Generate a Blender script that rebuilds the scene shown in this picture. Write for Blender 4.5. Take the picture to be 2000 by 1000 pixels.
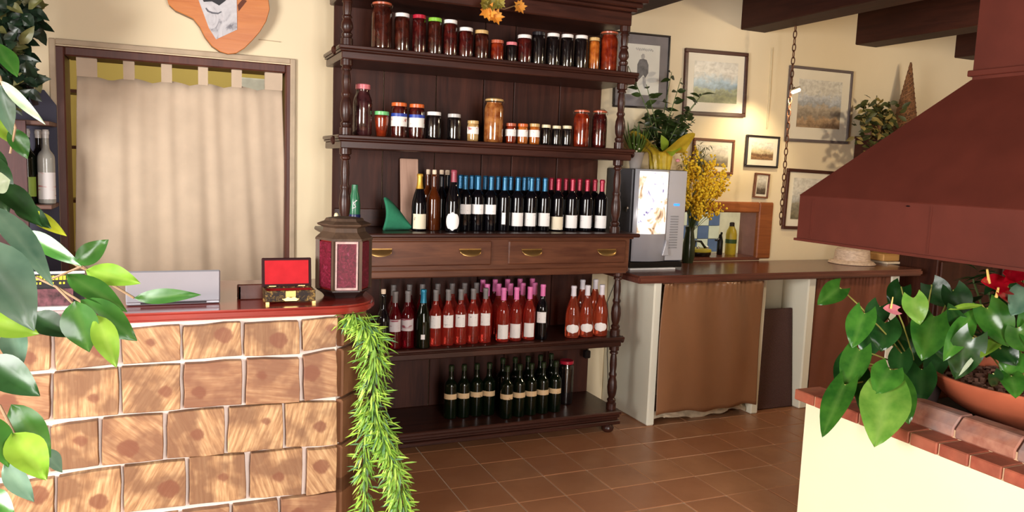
import bpy, bmesh, math, random
from mathutils import Vector, Matrix
random.seed(7)
sc = bpy.context.scene
for o in list(bpy.data.objects):
    bpy.data.objects.remove(o)
C = sc.collection
PI = math.pi

# ------------------------------------------------------------------ camera
F, YAW, PITCH, ROLL, CAMH = 1517.5, 0.41266, -0.11379, 0.0379, 1.55
_cy, _sy, _cp, _sp, _cr, _sr = (math.cos(YAW), math.sin(YAW), math.cos(PITCH), math.sin(PITCH), math.cos(ROLL), math.sin(ROLL))
FW = Vector((_sy*_cp, _cy*_cp, _sp))
_r = Vector((_cy, -_sy, 0)); _u = _r.cross(FW)
RT = _cr*_r + _sr*_u
UP = -_sr*_r + _cr*_u
CP = Vector((0, 0, CAMH))
cam = bpy.data.cameras.new('camera')
cam.sensor_width = 36.0
cam.lens = F/2000*36
cam.clip_start = 0.05
co = bpy.data.objects.new('camera', cam)
C.objects.link(co)
m = Matrix((RT, UP, -FW)).transposed().to_4x4()
m.translation = CP
co.matrix_world = m
sc.camera = co

# ------------------------------------------------------------------ light
sc.view_settings.view_transform = 'Standard'
sc.view_settings.look = 'None'
sc.view_settings.gamma = 1.0
sc.view_settings.use_curve_mapping = False
sc.view_settings.exposure = 0.42
w = bpy.data.worlds.new('world'); sc.world = w
w.use_nodes = True
w.node_tree.nodes['Background'].inputs[0].default_value = (0.9, 0.95, 1.0, 1)
w.node_tree.nodes['Background'].inputs[1].default_value = 0.45

def area(name, loc, target, sx, sy, power, color=(1, 1, 1)):
    l = bpy.data.lights.new(name, 'AREA')
    l.shape = 'RECTANGLE'; l.size = sx; l.size_y = sy; l.energy = power; l.color = color
    o = bpy.data.objects.new(name, l); C.objects.link(o)
    o.location = loc
    d = Vector(target) - Vector(loc)
    o.rotation_euler = d.to_track_quat('-Z', 'Y').to_euler()
    return o
# daylight through the glazed front of the room behind the camera and the window in the left wall
area('daylight_front_window', (0.9, -2.35, 1.55), (1.3, 4.0, 1.1), 1.3, 2.1, 150, (1.0, 0.96, 0.93))
area('daylight_left_window', (-2.35, 1.1, 1.5), (3.0, 1.5, 0.7), 1.7, 1.35, 185, (1.0, 0.97, 0.93))

# ------------------------------------------------------------------ pixel -> place
def ray(x, y):
    return (x-1000)/F*RT - (y-500)/F*UP + FW
def onY(x, y, Y):
    d = ray(x, y); return CP + d*(Y/d.y)
def onX(x, y, X):
    d = ray(x, y); return CP + d*(X/d.x)
def onZ(x, y, Z):
    d = ray(x, y); return CP + d*((Z-CAMH)/d.z)
def onD(x, y, D):
    return CP + ray(x, y)*D
def mpp(p):
    return (Vector(p)-CP).dot(FW)/F

# ------------------------------------------------------------------ materials
def lin(c):
    r = []
    for v in c[:3]:
        v /= 255.0
        r.append(v/12.92 if v <= 0.04045 else ((v+0.055)/1.055)**2.4)
    return (r[0], r[1], r[2], 1)
MATS = {}
class NT:
    def __init__(s, name):
        s.m = bpy.data.materials.new(name); s.m.use_nodes = True
        s.t = s.m.node_tree; s.b = s.t.nodes['Principled BSDF']
        s.out = s.t.nodes['Material Output']
    def n(s, typ, **kw):
        nd = s.t.nodes.new(typ)
        for k, v in kw.items():
            setattr(nd, k, v)
        return nd
    def l(s, a, b):
        s.t.links.new(a, b)
    def coord(s, kind='Object', scale=(1, 1, 1), rand=0.0, rot=(0, 0, 0)):
        tc = s.n('ShaderNodeTexCoord'); mp = s.n('ShaderNodeMapping')
        mp.inputs['Scale'].default_value = scale
        mp.inputs['Rotation'].default_value = rot
        s.l(tc.outputs[kind], mp.inputs['Vector'])
        if rand:
            oi = s.n('ShaderNodeObjectInfo'); mu = s.n('ShaderNodeMath', operation='MULTIPLY')
            mu.inputs[1].default_value = rand
            s.l(oi.outputs['Random'], mu.inputs[0]); s.l(mu.outputs[0], mp.inputs['Location'])
        return mp.outputs['Vector']
    def noise(s, vec, scale, detail=4, rough=0.55, dist=0.0):
        nd = s.n('ShaderNodeTexNoise')
        nd.inputs['Scale'].default_value = scale; nd.inputs['Detail'].default_value = detail
        nd.inputs['Roughness'].default_value = rough; nd.inputs['Distortion'].default_value = dist
        s.l(vec, nd.inputs['Vector'])
        return nd.outputs['Fac']
    def ramp(s, fac, stops, interp='LINEAR'):
        r = s.n('ShaderNodeValToRGB'); e = r.color_ramp.elements
        r.color_ramp.interpolation = interp
        while len(e) < len(stops): e.new(0.5)
        for i, (p, c) in enumerate(stops):
            e[i].position = p; e[i].color = c
        s.l(fac, r.inputs[0])
        return r.outputs[0]
    def mix(s, fac, a, b, mode='MIX'):
        x = s.n('ShaderNodeMix', data_type='RGBA', blend_type=mode)
        for i, v in ((0, fac), (6, a), (7, b)):
            if hasattr(v, 'is_linked'): s.l(v, x.inputs[i])
            else: x.inputs[i].default_value = v
        return x.outputs[2]
    def bump(s, h, strength=0.2, dist=0.01):
        b = s.n('ShaderNodeBump'); b.inputs['Strength'].default_value = strength
        b.inputs['Distance'].default_value = dist
        s.l(h, b.inputs['Height']); s.l(b.outputs['Normal'], s.b.inputs['Normal'])
    def set(s, **kw):
        for k, v in kw.items():
            s.b.inputs[k.replace('_', ' ').replace('IOR Level', 'IOR Level')].default_value = v

def plain(name, col, rough=0.5, var=0.12, scale=12, metal=0.0, spec=0.5, bump=0.0, coat=0.0, rand=3.0, emit=None):
    if name in MATS: return MATS[name]
    t = NT(name); c = lin(col)
    v = t.coord(rand=rand)
    f = t.noise(v, scale)
    lo = tuple(x*(1-var) for x in c[:3])+(1,); hi = tuple(min(1, x*(1+var)) for x in c[:3])+(1,)
    t.l(t.ramp(f, [(0.3, lo), (0.7, hi)]), t.b.inputs['Base Color'])
    t.b.inputs['Roughness'].default_value = rough
    t.b.inputs['Metallic'].default_value = metal
    t.b.inputs['Specular IOR Level'].default_value = spec
    t.b.inputs['Coat Weight'].default_value = coat
    t.b.inputs['Coat Roughness'].default_value = 0.05
    if bump: t.bump(f, bump)
    if emit:
        t.b.inputs['Emission Color'].default_value = lin(emit[0]); t.b.inputs['Emission Strength'].default_value = emit[1]
    MATS[name] = t.m
    return t.m

def wood(name, dark, light, rough=0.4, axis='x', scale=1.0, spec=0.4, bumps=0.15, coat=0.0):
    if name in MATS: return MATS[name]
    t = NT(name)
    sc_ = {'x': (1.2, 14, 14), 'y': (14, 1.2, 14), 'z': (14, 14, 1.2)}[axis]
    v = t.coord(scale=tuple(a*scale for a in sc_), rand=7.0)
    f = t.noise(v, 1.6, 7, 0.62, 0.8)
    v2 = t.coord(scale=(2.2, 2.2, 2.2), rand=5.0)
    g = t.noise(v2, 1.5, 3)
    c = t.ramp(f, [(0.28, lin(dark)), (0.72, lin(light))])
    c = t.mix(t.ramp(g, [(0.35, (0, 0, 0, 1)), (0.75, (0.4, 0.4, 0.4, 1))]), c, lin(dark))
    t.l(c, t.b.inputs['Base Color'])
    t.b.inputs['Roughness'].default_value = rough
    t.b.inputs['Specular IOR Level'].default_value = spec
    t.b.inputs['Coat Weight'].default_value = coat; t.b.inputs['Coat Roughness'].default_value = 0.15
    t.bump(f, bumps, 0.004)
    MATS[name] = t.m
    return t.m

def glass(name, tint=(255, 255, 255), refl=0.12):
    if name in MATS: return MATS[name]
    t = NT(name)
    tr = t.n('ShaderNodeBsdfTransparent'); tr.inputs[0].default_value = lin(tint)
    gl = t.n('ShaderNodeBsdfGlossy'); gl.inputs['Roughness'].default_value = 0.04
    lw = t.n('ShaderNodeLayerWeight'); lw.inputs['Blend'].default_value = 0.25
    ma = t.n('ShaderNodeMath', operation='MULTIPLY_ADD'); ma.inputs[1].default_value = 0.5; ma.inputs[2].default_value = refl*0.5
    t.l(lw.outputs['Fresnel'], ma.inputs[0])
    mx = t.n('ShaderNodeMixShader')
    t.l(ma.outputs[0], mx.inputs[0]); t.l(tr.outputs[0], mx.inputs[1]); t.l(gl.outputs[0], mx.inputs[2])
    t.l(mx.outputs[0], t.out.inputs[0])
    MATS[name] = t.m
    return t.m

def wine(name, col, trans=0.0, rough=0.04):
    if name in MATS: return MATS[name]
    t = NT(name)
    f = t.noise(t.coord(rand=9.0), 9)
    c = lin(col)
    t.l(t.ramp(f, [(0.3, tuple(x*0.7 for x in c[:3])+(1,)), (0.7, c)]), t.b.inputs['Base Color'])
    t.b.inputs['Roughness'].default_value = rough
    t.b.inputs['Transmission Weight'].default_value = trans
    t.b.inputs['IOR'].default_value = 1.45
    MATS[name] = t.m
    return t.m

def wall_mat(name, col, rough=0.85):
    t = NT(name); c = lin(col)
    v = t.coord()
    f = t.noise(v, 1.1, 4); g = t.noise(v, 45, 3)
    a = tuple(x*0.93 for x in c[:3])+(1,)
    t.l(t.ramp(f, [(0.35, a), (0.65, c)]), t.b.inputs['Base Color'])
    t.b.inputs['Roughness'].default_value = rough
    t.bump(g, 0.06, 0.004)
    MATS[name] = t.m
    return t.m

def leaf_mat(name, c1, c2, rough=0.35, vein=None):
    if name in MATS: return MATS[name]
    t = NT(name)
    f = t.noise(t.coord(rand=11.0), 14, 3)
    oi = t.n('ShaderNodeObjectInfo')
    c = t.ramp(f, [(0.3, lin(c1)), (0.7, lin(c2))])
    hs = t.n('ShaderNodeHueSaturation')
    mr = t.n('ShaderNodeMapRange'); mr.inputs[3].default_value = 0.75; mr.inputs[4].default_value = 1.3
    t.l(oi.outputs['Random'], mr.inputs[0]); t.l(mr.outputs[0], hs.inputs['Value'])
    t.l(c, hs.inputs['Color']); c = hs.outputs[0]
    if vein:
        at = t.n('ShaderNodeAttribute'); at.attribute_name = 'vein'
        c = t.mix(at.outputs['Fac'], c, lin(vein))
    t.l(c, t.b.inputs['Base Color'])
    t.b.inputs['Roughness'].default_value = rough
    t.b.inputs['Subsurface Weight'].default_value = 0.0
    tl = t.n('ShaderNodeBsdfTranslucent'); t.l(c, tl.inputs[0])
    mx = t.n('ShaderNodeMixShader'); mx.inputs[0].default_value = 0.22
    t.l(t.b.outputs[0], mx.inputs[1]); t.l(tl.outputs[0], mx.inputs[2]); t.l(mx.outputs[0], t.out.inputs[0])
    MATS[name] = t.m
    return t.m

# ------------------------------------------------------------------ geometry
class MB:
    def __init__(s):
        s.v = []; s.f = []
    def box(s, x0, x1, y0, y1, z0, z1):
        b = len(s.v)
        s.v += [(x0, y0, z0), (x1, y0, z0), (x1, y1, z0), (x0, y1, z0), (x0, y0, z1), (x1, y0, z1), (x1, y1, z1), (x0, y1, z1)]
        s.f += [tuple(b+i for i in q) for q in ((0, 3, 2, 1), (4, 5, 6, 7), (0, 1, 5, 4), (1, 2, 6, 5), (2, 3, 7, 6), (3, 0, 4, 7))]
        return s
    def lathe(s, prof, seg=20, c=(0, 0, 0), a0=0.0, a1=2*PI):
        full = abs(a1-a0-2*PI) < 1e-6
        n = seg if full else seg+1
        b = len(s.v)
        for r, z in prof:
            for i in range(n):
                a = a0+(a1-a0)*i/seg
                s.v.append((c[0]+r*math.cos(a), c[1]+r*math.sin(a), c[2]+z))
        for k in range(len(prof)-1):
            for i in range(seg):
                j = (i+1) % n
                s.f.append((b+k*n+i, b+k*n+j, b+(k+1)*n+j, b+(k+1)*n+i))
        return s
    def tube(s, pts, r, seg=8, cap=True):
        pts = [Vector(p) for p in pts]; n = len(pts); b = len(s.v)
        rr = r if isinstance(r, (list, tuple)) else [r]*n
        prev = None
        for i, p in enumerate(pts):
            t = (pts[min(i+1, n-1)]-pts[max(i-1, 0)]).normalized()
            if prev is None:
                h = Vector((0, 0, 1)) if abs(t.z) < 0.9 else Vector((1, 0, 0))
                x = t.cross(h).normalized()
            else:
                x = (prev - t*prev.dot(t)).normalized()
            prev = x; y = t.cross(x)
            for k in range(seg):
                a = 2*PI*k/seg
                s.v.append(tuple(p+(x*math.cos(a)+y*math.sin(a))*rr[i]))
        for i in range(n-1):
            for k in range(seg):
                j = (k+1) % seg
                s.f.append((b+i*seg+k, b+i*seg+j, b+(i+1)*seg+j, b+(i+1)*seg+k))
        if cap:
            s.f.append(tuple(b+k for k in range(seg))[::-1]); s.f.append(tuple(b+(n-1)*seg+k for k in range(seg)))
        return s
    def prism(s, poly, a, b_, axis='z'):
        n = len(poly); b = len(s.v)
        for h in (a, b_):
            for p in poly:
                s.v.append({'z': (p[0], p[1], h), 'y': (p[0], h, p[1]), 'x': (h, p[0], p[1])}[axis])
        s.f.append(tuple(b+i for i in range(n))[::-1]); s.f.append(tuple(b+n+i for i in range(n)))
        for i in range(n):
            j = (i+1) % n
            s.f.append((b+i, b+j, b+n+j, b+n+i))
        return s
    def frustum(s, lo, zlo, hi, zhi):
        b = len(s.v)
        for (x0, x1, y0, y1), z in ((lo, zlo), (hi, zhi)):
            s.v += [(x0, y0, z), (x1, y0, z), (x1, y1, z), (x0, y1, z)]
        for i in range(4):
            j = (i+1) % 4
            s.f.append((b+i, b+j, b+4+j, b+4+i))
        return s
    def grid(s, fn, nu, nv):
        b = len(s.v)
        for j in range(nv+1):
            for i in range(nu+1):
                s.v.append(tuple(fn(i/nu, j/nv)))
        for j in range(nv):
            for i in range(nu):
                a = b+j*(nu+1)+i
                s.f.append((a, a+1, a+nu+2, a+nu+1))
        return s
    def quad(s, a, b_, c, d):
        b = len(s.v); s.v += [tuple(a), tuple(b_), tuple(c), tuple(d)]; s.f.append((b, b+1, b+2, b+3)); return s
    def mesh(s, name, smooth=False, bevel=0.0, off=None, weld=False, segs=1):
        me = bpy.data.meshes.new(name)
        v = s.v if off is None else [(p[0]-off[0], p[1]-off[1], p[2]-off[2]) for p in s.v]
        me.from_pydata(v, [], s.f)
        bm = bmesh.new(); bm.from_mesh(me)
        if weld: bmesh.ops.remove_doubles(bm, verts=bm.verts, dist=1e-5)
        bmesh.ops.recalc_face_normals(bm, faces=bm.faces)
        if bevel:
            bmesh.ops.bevel(bm, geom=[e for e in bm.edges if len(e.link_faces) == 2 and e.calc_face_angle(0) > 0.5], offset=bevel, segments=segs, affect='EDGES', clamp_overlap=True)
        bm.to_mesh(me); bm.free()
        if smooth:
            me.shade_smooth()
            me.set_sharp_from_angle(angle=0.7)
        return me

def link(name, me, mat, parent=None, loc=(0, 0, 0)):
    o = bpy.data.objects.new(name, me); C.objects.link(o)
    o.location = loc
    if me is not None and mat is not None and len(me.materials) == 0: me.materials.append(mat)
    if parent is not None: o.parent = parent
    return o
def tag(o, label, cat, group=None):
    o['label'] = label; o['category'] = cat
    if group: o['group'] = group
    return o
def thing(name, label, cat, loc=(0, 0, 0), group=None, rz=0.0):
    o = bpy.data.objects.new(name, None); C.objects.link(o)
    o.location = loc; o.rotation_euler = (0, 0, rz); o.empty_display_size = 0.05
    return tag(o, label, cat, group)
def struct(name, me, mat, parent=None):
    o = link(name, me, mat, parent)
    if parent is None: o['kind'] = 'structure'
    return o
def stuff(o):
    o['kind'] = 'stuff'; return o
ORD = ['first', 'second', 'third', 'fourth', 'fifth', 'sixth', 'seventh', 'eighth', 'ninth', 'tenth', 'eleventh', 'twelfth', 'thirteenth', 'fourteenth', 'fifteenth', 'sixteenth', 'seventeenth', 'eighteenth']

# common materials
CREAM = wall_mat('cream_plaster', (238, 221, 186))
WHITEP = wall_mat('white_plaster', (240, 236, 215))
YELLOW = wall_mat('yellow_plaster', (226, 204, 120))
DARKW = wood('dark_dresser_wood', (36, 15, 11), (76, 40, 29), 0.36, 'x', coat=0.08)
DARKWZ = wood('dark_plank_wood', (40, 17, 12), (78, 41, 29), 0.5, 'z', spec=0.25)
DRAWW = wood('drawer_wood', (72, 38, 26), (122, 76, 52), 0.35, 'x', coat=0.1)
BEAMW = wood('beam_wood', (40, 17, 11), (66, 32, 22), 0.6, 'y', spec=0.2)
COUNTW = wood('counter_wood', (84, 42, 32), (124, 72, 56), 0.25, 'x', coat=0.2)
FRAMEW = wood('frame_brown_wood', (70, 34, 26), (104, 58, 44), 0.45, 'z')
ORANGEW = wood('orange_wood', (120, 62, 28), (170, 98, 50), 0.45, 'x')

# ------------------------------------------------------------------ structure
WY = 4.45
mb = MB()
dl, dr, dt = onY(103, 110, WY).x, onY(571, 130, WY).x, onY(340, 108, WY).z
pl, pr = 2.95, onY(1491, 450, WY).x
pb, pt = 0.955, onY(1440, 404, WY).z
X0, X1, Y0, ZC = -2.5, 7.2, -2.5, 2.92
T = 0.22
mb.box(X0, dl, WY, WY+T, 0, ZC); mb.box(dl, dr, WY, WY+T, dt, ZC); mb.box(dr, pl, WY, WY+T, 0, ZC)
mb.box(pl, pr, WY, WY+T, 0, pb); mb.box(pl, pr, WY, WY+T, pt, ZC); mb.box(pr, X1, WY, WY+T, 0, ZC)
struct('wall_back', mb.mesh('wall_back'), CREAM)
mb = MB()   # left wall with the window opening the daylight enters by
mb.box(X0-0.2, X0, Y0, 0.3, 0, ZC); mb.box(X0-0.2, X0, 2.1, WY+T, 0, ZC); mb.box(X0-0.2, X0, 0.3, 2.1, 0, 0.8); mb.box(X0-0.2, X0, 0.3, 2.1, 2.2, ZC)
struct('wall_left', mb.mesh('wall_left'), CREAM)
struct('wall_right', MB().box(X1, X1+0.2, Y0, WY+T, 0, ZC).mesh('wall_right'), CREAM)
mb = MB()   # street side with a broad glazed opening
mb.box(X0, 0.2, Y0-0.2, Y0, 0, ZC); mb.box(1.6, X1, Y0-0.2, Y0, 0, ZC); mb.box(0.2, 1.6, Y0-0.2, Y0, 2.65, ZC); mb.box(0.2, 1.6, Y0-0.2, Y0, 0, 0.4)
struct('wall_front', mb.mesh('wall_front'), CREAM)
ceil = struct('ceiling', MB().box(X0-.2, X1+.2, Y0-.2, WY+T, ZC, ZC+0.1).mesh('ceiling'), wood('ceiling_wood', (60, 34, 24), (92, 56, 40), 0.7, 'x'))
bmz = onY(1470, 61, WY).z
bx0 = onY(1447, 55, WY).x; bx1 = onY(1670, 95, WY).x; pitch_b = bx1-bx0; bw = 0.215
for k in range(-4, 4):
    x = bx0+k*pitch_b
    if k == -1: x = onY(1237, 32, WY).x-bw
    if x < X0 or x > X1: continue
    struct('beam', MB().box(x, x+bw, Y0, WY+0.02, bmz, ZC+0.02).mesh('beam', bevel=0.006), BEAMW, ceil)

# floor: grout bed + tiles as pieces
def floor_mat():
    t = NT('floor_bed')
    br = t.n('ShaderNodeTexBrick'); v = t.coord(scale=(1, 1, 1))
    br.offset = 0.0
    br.inputs['Scale'].default_value = 1.0; br.inputs['Brick Width'].default_value = 0.25; br.inputs['Row Height'].default_value = 0.25
    br.inputs['Mortar Size'].default_value = 0.003
    br.inputs['Color1'].default_value = lin((170, 118, 82)); br.inputs['Color2'].default_value = lin((158, 104, 70)); br.inputs['Mortar'].default_value = lin((150, 120, 98))
    t.l(v, br.inputs['Vector']); t.l(br.outputs['Color'], t.b.inputs['Base Color'])
    t.b.inputs['Roughness'].default_value = 0.4
    return t.m
GROUT = plain('grout', (214, 190, 164), 0.8, 0.15, 20)
def tile_mat():
    t = NT('terracotta_tile')
    oi = t.n('ShaderNodeObjectInfo')
    f = t.noise(t.coord(rand=13.0), 6, 5)
    c = t.ramp(f, [(0.25, lin((158, 108, 74))), (0.75, lin((182, 130, 92)))])
    c = t.mix(t.ramp(oi.outputs['Random'], [(0, (0.0, 0.0, 0.0, 1)), (1, (0.5, 0.5, 0.5, 1))]), c, lin((158, 100, 68)))
    t.l(c, t.b.inputs['Base Color'])
    g = t.noise(t.coord(rand=4.0), 16, 3)
    t.l(t.ramp(g, [(0.3, (0.3,)*3+(1,)), (0.7, (0.37,)*3+(1,))]), t.b.inputs['Roughness'])
    return t.m
TILE = tile_mat()
TP = 0.249
fx0, fy1 = 1.209-3*TP, 3.89+2*TP
nx, ny = 15, 9
fx1, fy0 = fx0+nx*TP, fy1-ny*TP
mb = MB()
mb.box(X0-.2, fx0, Y0-.2, WY+T, -0.1, 0); mb.box(fx1, X1+.2, Y0-.2, WY+T, -0.1, 0); mb.box(fx0, fx1, Y0-.2, fy0, -0.1, 0); mb.box(fx0, fx1, fy1, WY+T, -0.1, 0)
floor = struct('floor', mb.mesh('floor'), floor_mat())
struct('grout_bed', MB().box(fx0, fx1, fy0, fy1, -0.1, -0.004).mesh('grout_bed'), GROUT, floor)
tmesh = [MB().box(-TP/2+0.003, TP/2-0.003, -TP/2+0.003, TP/2-0.003, -0.02, 0).mesh('tile', bevel=0.002)]
for i in range(nx):
    for j in range(ny):
        o = link('tile', tmesh[0], TILE, floor, (fx0+(i+.5)*TP, fy0+(j+.5)*TP, random.uniform(-0.0012, 0.0004)))

# rooms behind the openings
mb = MB()
mb.box(-1.6, 2.0, 6.3, 6.4, 0, 2.9); mb.box(-1.7, -1.6, WY+T, 6.4, 0, 2.9); mb.box(2.0, 2.1, WY+T, 6.4, 0, 2.9)
mb.box(-1.7, 2.1, WY+T, 6.4, 2.9, 3.0)
struct('wall_pantry', mb.mesh('wall_pantry'), YELLOW)
struct('floor_pantry', MB().box(-1.7, 2.1, WY+T, 6.4, -0.1, 0).mesh('floor_pantry'), GROUT)
area('pantry_tube_light', (0.3, 5.4, 2.86), (0.3, 5.4, 0), 1.2, 0.2, 10, (1.0, 0.95, 0.8))
KY = 5.3
mb = MB()
mb.box(2.3, 6.0, KY+0.02, KY+0.12, 0, 2.6); mb.box(2.2, 2.3, WY+T, KY+0.12, 0, 2.6); mb.box(6.0, 6.1, WY+T, KY+0.12, 0, 2.6); mb.box(2.2, 6.1, WY+T, KY+0.12, 2.6, 2.7)
mb.box(2.3, 6.0, WY+T, KY+0.02, 0, 0.86)
wk = struct('wall_kitchen', mb.mesh('wall_kitchen'), plain('kitchen_paint', (206, 204, 190), 0.6))
area('kitchen_fill_light', (4.0, 4.98, 2.55), (4.0, 4.98, 0), 0.9, 0.2, 14, (1.0, 0.96, 0.88))  # unseen lamp added to light the kitchen behind the pass-through
tw = (onY(1410, 440, KY).x-onY(1368, 440, KY).x)/2
tx0 = onY(1406.5, 440, KY).x; tz1 = onY(1390, 441, KY).z
BT = plain('blue_glazed_tile', (84, 108, 158), 0.2, 0.1); WT = plain('white_glazed_tile', (206, 214, 206), 0.2, 0.06)
ktm = {}
for i in range(-8, 0):
    for j in range(-2, 4):
        blue = (i+j) % 2 == 1
        key = 'blue' if blue else 'white'
        if key not in ktm:
            ktm[key] = MB().box(0.002, tw-0.002, 0, 0.012, 0.002, tw-0.002).mesh('tile', bevel=0.002)
        link('tile', ktm[key], BT if blue else WT, wk, (tx0+i*tw, KY+0.006, tz1+j*tw))

# door frame and pass-through frame
mb = MB()
ol, orr, ot = onY(96, 100, WY).x, onY(577, 130, WY).x, onY(340, 100, WY).z+0.012
for a in ((ol, ol+0.028, 0, ot), (orr-0.028, orr, 0, ot), (ol+0.028, orr-0.028, ot-0.028, ot)):
    mb.box(a[0], a[1], WY-0.018, WY, a[2], a[3])
struct('trim_1', mb.mesh('trim_1', bevel=0.004), plain('pale_trim', (186, 166, 140), 0.7))
d1 = thing('door_frame', 'brown wooden door frame around the curtained doorway', 'door frame', ((dl+dr)/2, WY, 0))
jw = 0.05
for nm, a in (('jamb', (dl, dl+jw, 0, dt)), ('jamb', (dr-jw*0.7, dr, 0, dt)), ('head', (dl+jw, dr-jw*0.7, dt-0.045, dt))):
    link(nm, MB().box(a[0], a[1], WY-0.008, WY+T-0.01, a[2], a[3]).mesh(nm, bevel=0.006, off=d1.location), FRAMEW, d1)
pf = thing('pass_through_frame', 'orange-brown wooden frame of the kitchen pass-through above the counter', 'frame', ((pl+pr)/2, WY, pb))
fo = 0.07
pfx = onY(1506, 450, WY).x; pfz = onY(1440, 394, WY).z
for nm, a in (('jamb', (pl-fo, pl+0.01, pb, pfz)), ('jamb', (onY(1479, 450, WY).x, pfx, pb, pfz)), ('head', (pl+0.01, onY(1479, 450, WY).x, onY(1440, 415, WY).z, pfz))):
    link(nm, MB().box(a[0], a[1], WY-0.012, WY+0.03, a[2], a[3]).mesh(nm, bevel=0.008, off=pf.location), ORANGEW, pf)
link('lining', MB().box(pr-0.02, pr+0.005, WY+0.03, WY+T+0.02, pb, pt).mesh('lining', off=pf.location), plain('pink_brown_paint', (150, 108, 98), 0.5), pf)
link('sill', MB().box(pl, pr-0.02, WY-0.005, WY+T+0.05, pb-0.012, pb+0.012).mesh('sill', bevel=0.004, off=pf.location), COUNTW, pf)

# ------------------------------------------------------------------ dresser
DX0, DX1, DY0, DY1 = 0.74, 2.44, 3.86, 4.30
dr_ = thing('dresser', 'tall dark wooden dresser with turned posts, open shelves and two drawers', 'dresser', ((DX0+DX1)/2, (DY0+DY1)/2, 0))
DO = dr_.location
def dpart(name, mb, mat=DARKW, bevel=0.0, smooth=False, parent=None, label=None):
    o = link(name, mb.mesh(name, smooth, bevel, off=DO), mat, parent or dr_)
    if label: o['label'] = label
    return o
mb = MB()
mb.box(DX0, DX1, DY0, DY1, 0.045, 0.07); mb.box(DX0+0.012, DX1-0.012, DY0+0.012, DY1, 0.07, 0.085); mb.box(DX0+0.004, DX1-0.004, DY0+0.004, DY1, 0.085, 0.105)
dpart('plinth', mb, bevel=0.004)
dpart('bottom_board', MB().box(DX0-0.005, DX1+0.005, DY0-0.005, DY1, 0.105, 0.128), bevel=0.005)
for fx in (DX0+0.07, DX1-0.07):
    for fy in (DY0+0.03, DY1-0.05):
        o = dpart('foot', MB().lathe([(0, 0), (0.026, 0.001), (0.036, 0.012), (0.038, 0.025), (0.03, 0.04), (0.024, 0.046), (0, 0.046)], 14, (fx, fy, 0)), smooth=True)
def shelf(z0, z1, name='shelf'):
    h = z1-z0
    mb = MB()
    mb.box(DX0+0.015, DX1-0.015, DY0+0.015, DY1, z0, z1-h*0.45)
    mb.box(DX0+0.006, DX1-0.006, DY0+0.006, DY1, z1-h*0.45, z1-h*0.28)
    mb.box(DX0, DX1, DY0, DY1, z1-h*0.28, z1)
    dpart(name, mb, bevel=0.004)
shelf(0.517, 0.577, 'lower_shelf'); shelf(1.612, 1.678); shelf(2.045, 2.11)
# drawer case and counter
CZ = 1.192
mb = MB()
mb.box(DX0+0.02, DX1+0.015, DY0+0.03, DY1, 0.965, CZ-0.03)
dpart('drawer_case', mb, DRAWW, bevel=0.004)
dpart('case_moulding', MB().box(DX0, DX1+0.03, DY0+0.01, DY1, CZ-0.034, CZ-0.022), DRAWW, bevel=0.004)
dpart('apron', MB().box(DX0+0.03, DX1, DY0+0.02, DY0+0.045, 0.955, 0.995), DRAWW, bevel=0.006)
dpart('counter_board', MB().box(DX0-0.04, DX1+0.055, DY0-0.02, DY1, CZ-0.022, CZ), bevel=0.006)
BRASS = plain('aged_brass', (178, 140, 84), 0.32, 0.2, metal=0.85)
yf = DY0+0.03
for a, b in ((722, 958), (993, 1219)):
    p0, p1 = onY(a, 470, yf), onY(b, 516, yf)
    z0, z1 = onY(960, 517, yf).z, onY(960, 470, yf).z
    d = dpart('drawer', MB().box(p0.x, p1.x, yf-0.012, yf+0.02, z0, z1), DRAWW, bevel=0.006)
    hs = (742, 918) if a < 800 else (1038, 1184)
    for hx in hs:
        c = onY(hx, 492, yf-0.012)
        hw = 0.062
        mb = MB()
        def cup(u, v):
            ang = PI*u; s = math.sin(ang)
            x = c.x-hw*math.cos(ang)
            dep = 0.028*math.sin(v*PI*0.5)*s**0.6
            z = c.z+0.014-0.036*v*s**0.7
            return (x, c.y-dep-0.001, z)
        mb.grid(cup, 14, 6)
        mb.box(c.x-hw, c.x+hw, c.y-0.005, c.y+0.002, c.z+0.012, c.z+0.018)
        dpart('handle', mb, BRASS, smooth=True, parent=d, label='aged brass cup handle')
# cornice
mb = MB()
CX0, CX1 = DX0-0.0, DX1-0.04
zc0 = onY(1000, 20, DY0).z
mb.box(CX0+0.03, CX1-0.01, DY0+0.03, DY1, zc0, zc0+0.075)
mb.box(CX0+0.01, CX1+0.01, DY0+0.005, DY1, zc0+0.075, zc0+0.095)
mb.box(CX0-0.01, CX1+0.03, DY0-0.02, DY1, zc0+0.095, zc0+0.12)
mb.box(CX0-0.03, CX1+0.05, DY0-0.045, DY1, zc0+0.12, zc0+0.15)
dpart('cornice', mb, bevel=0.006)
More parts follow.
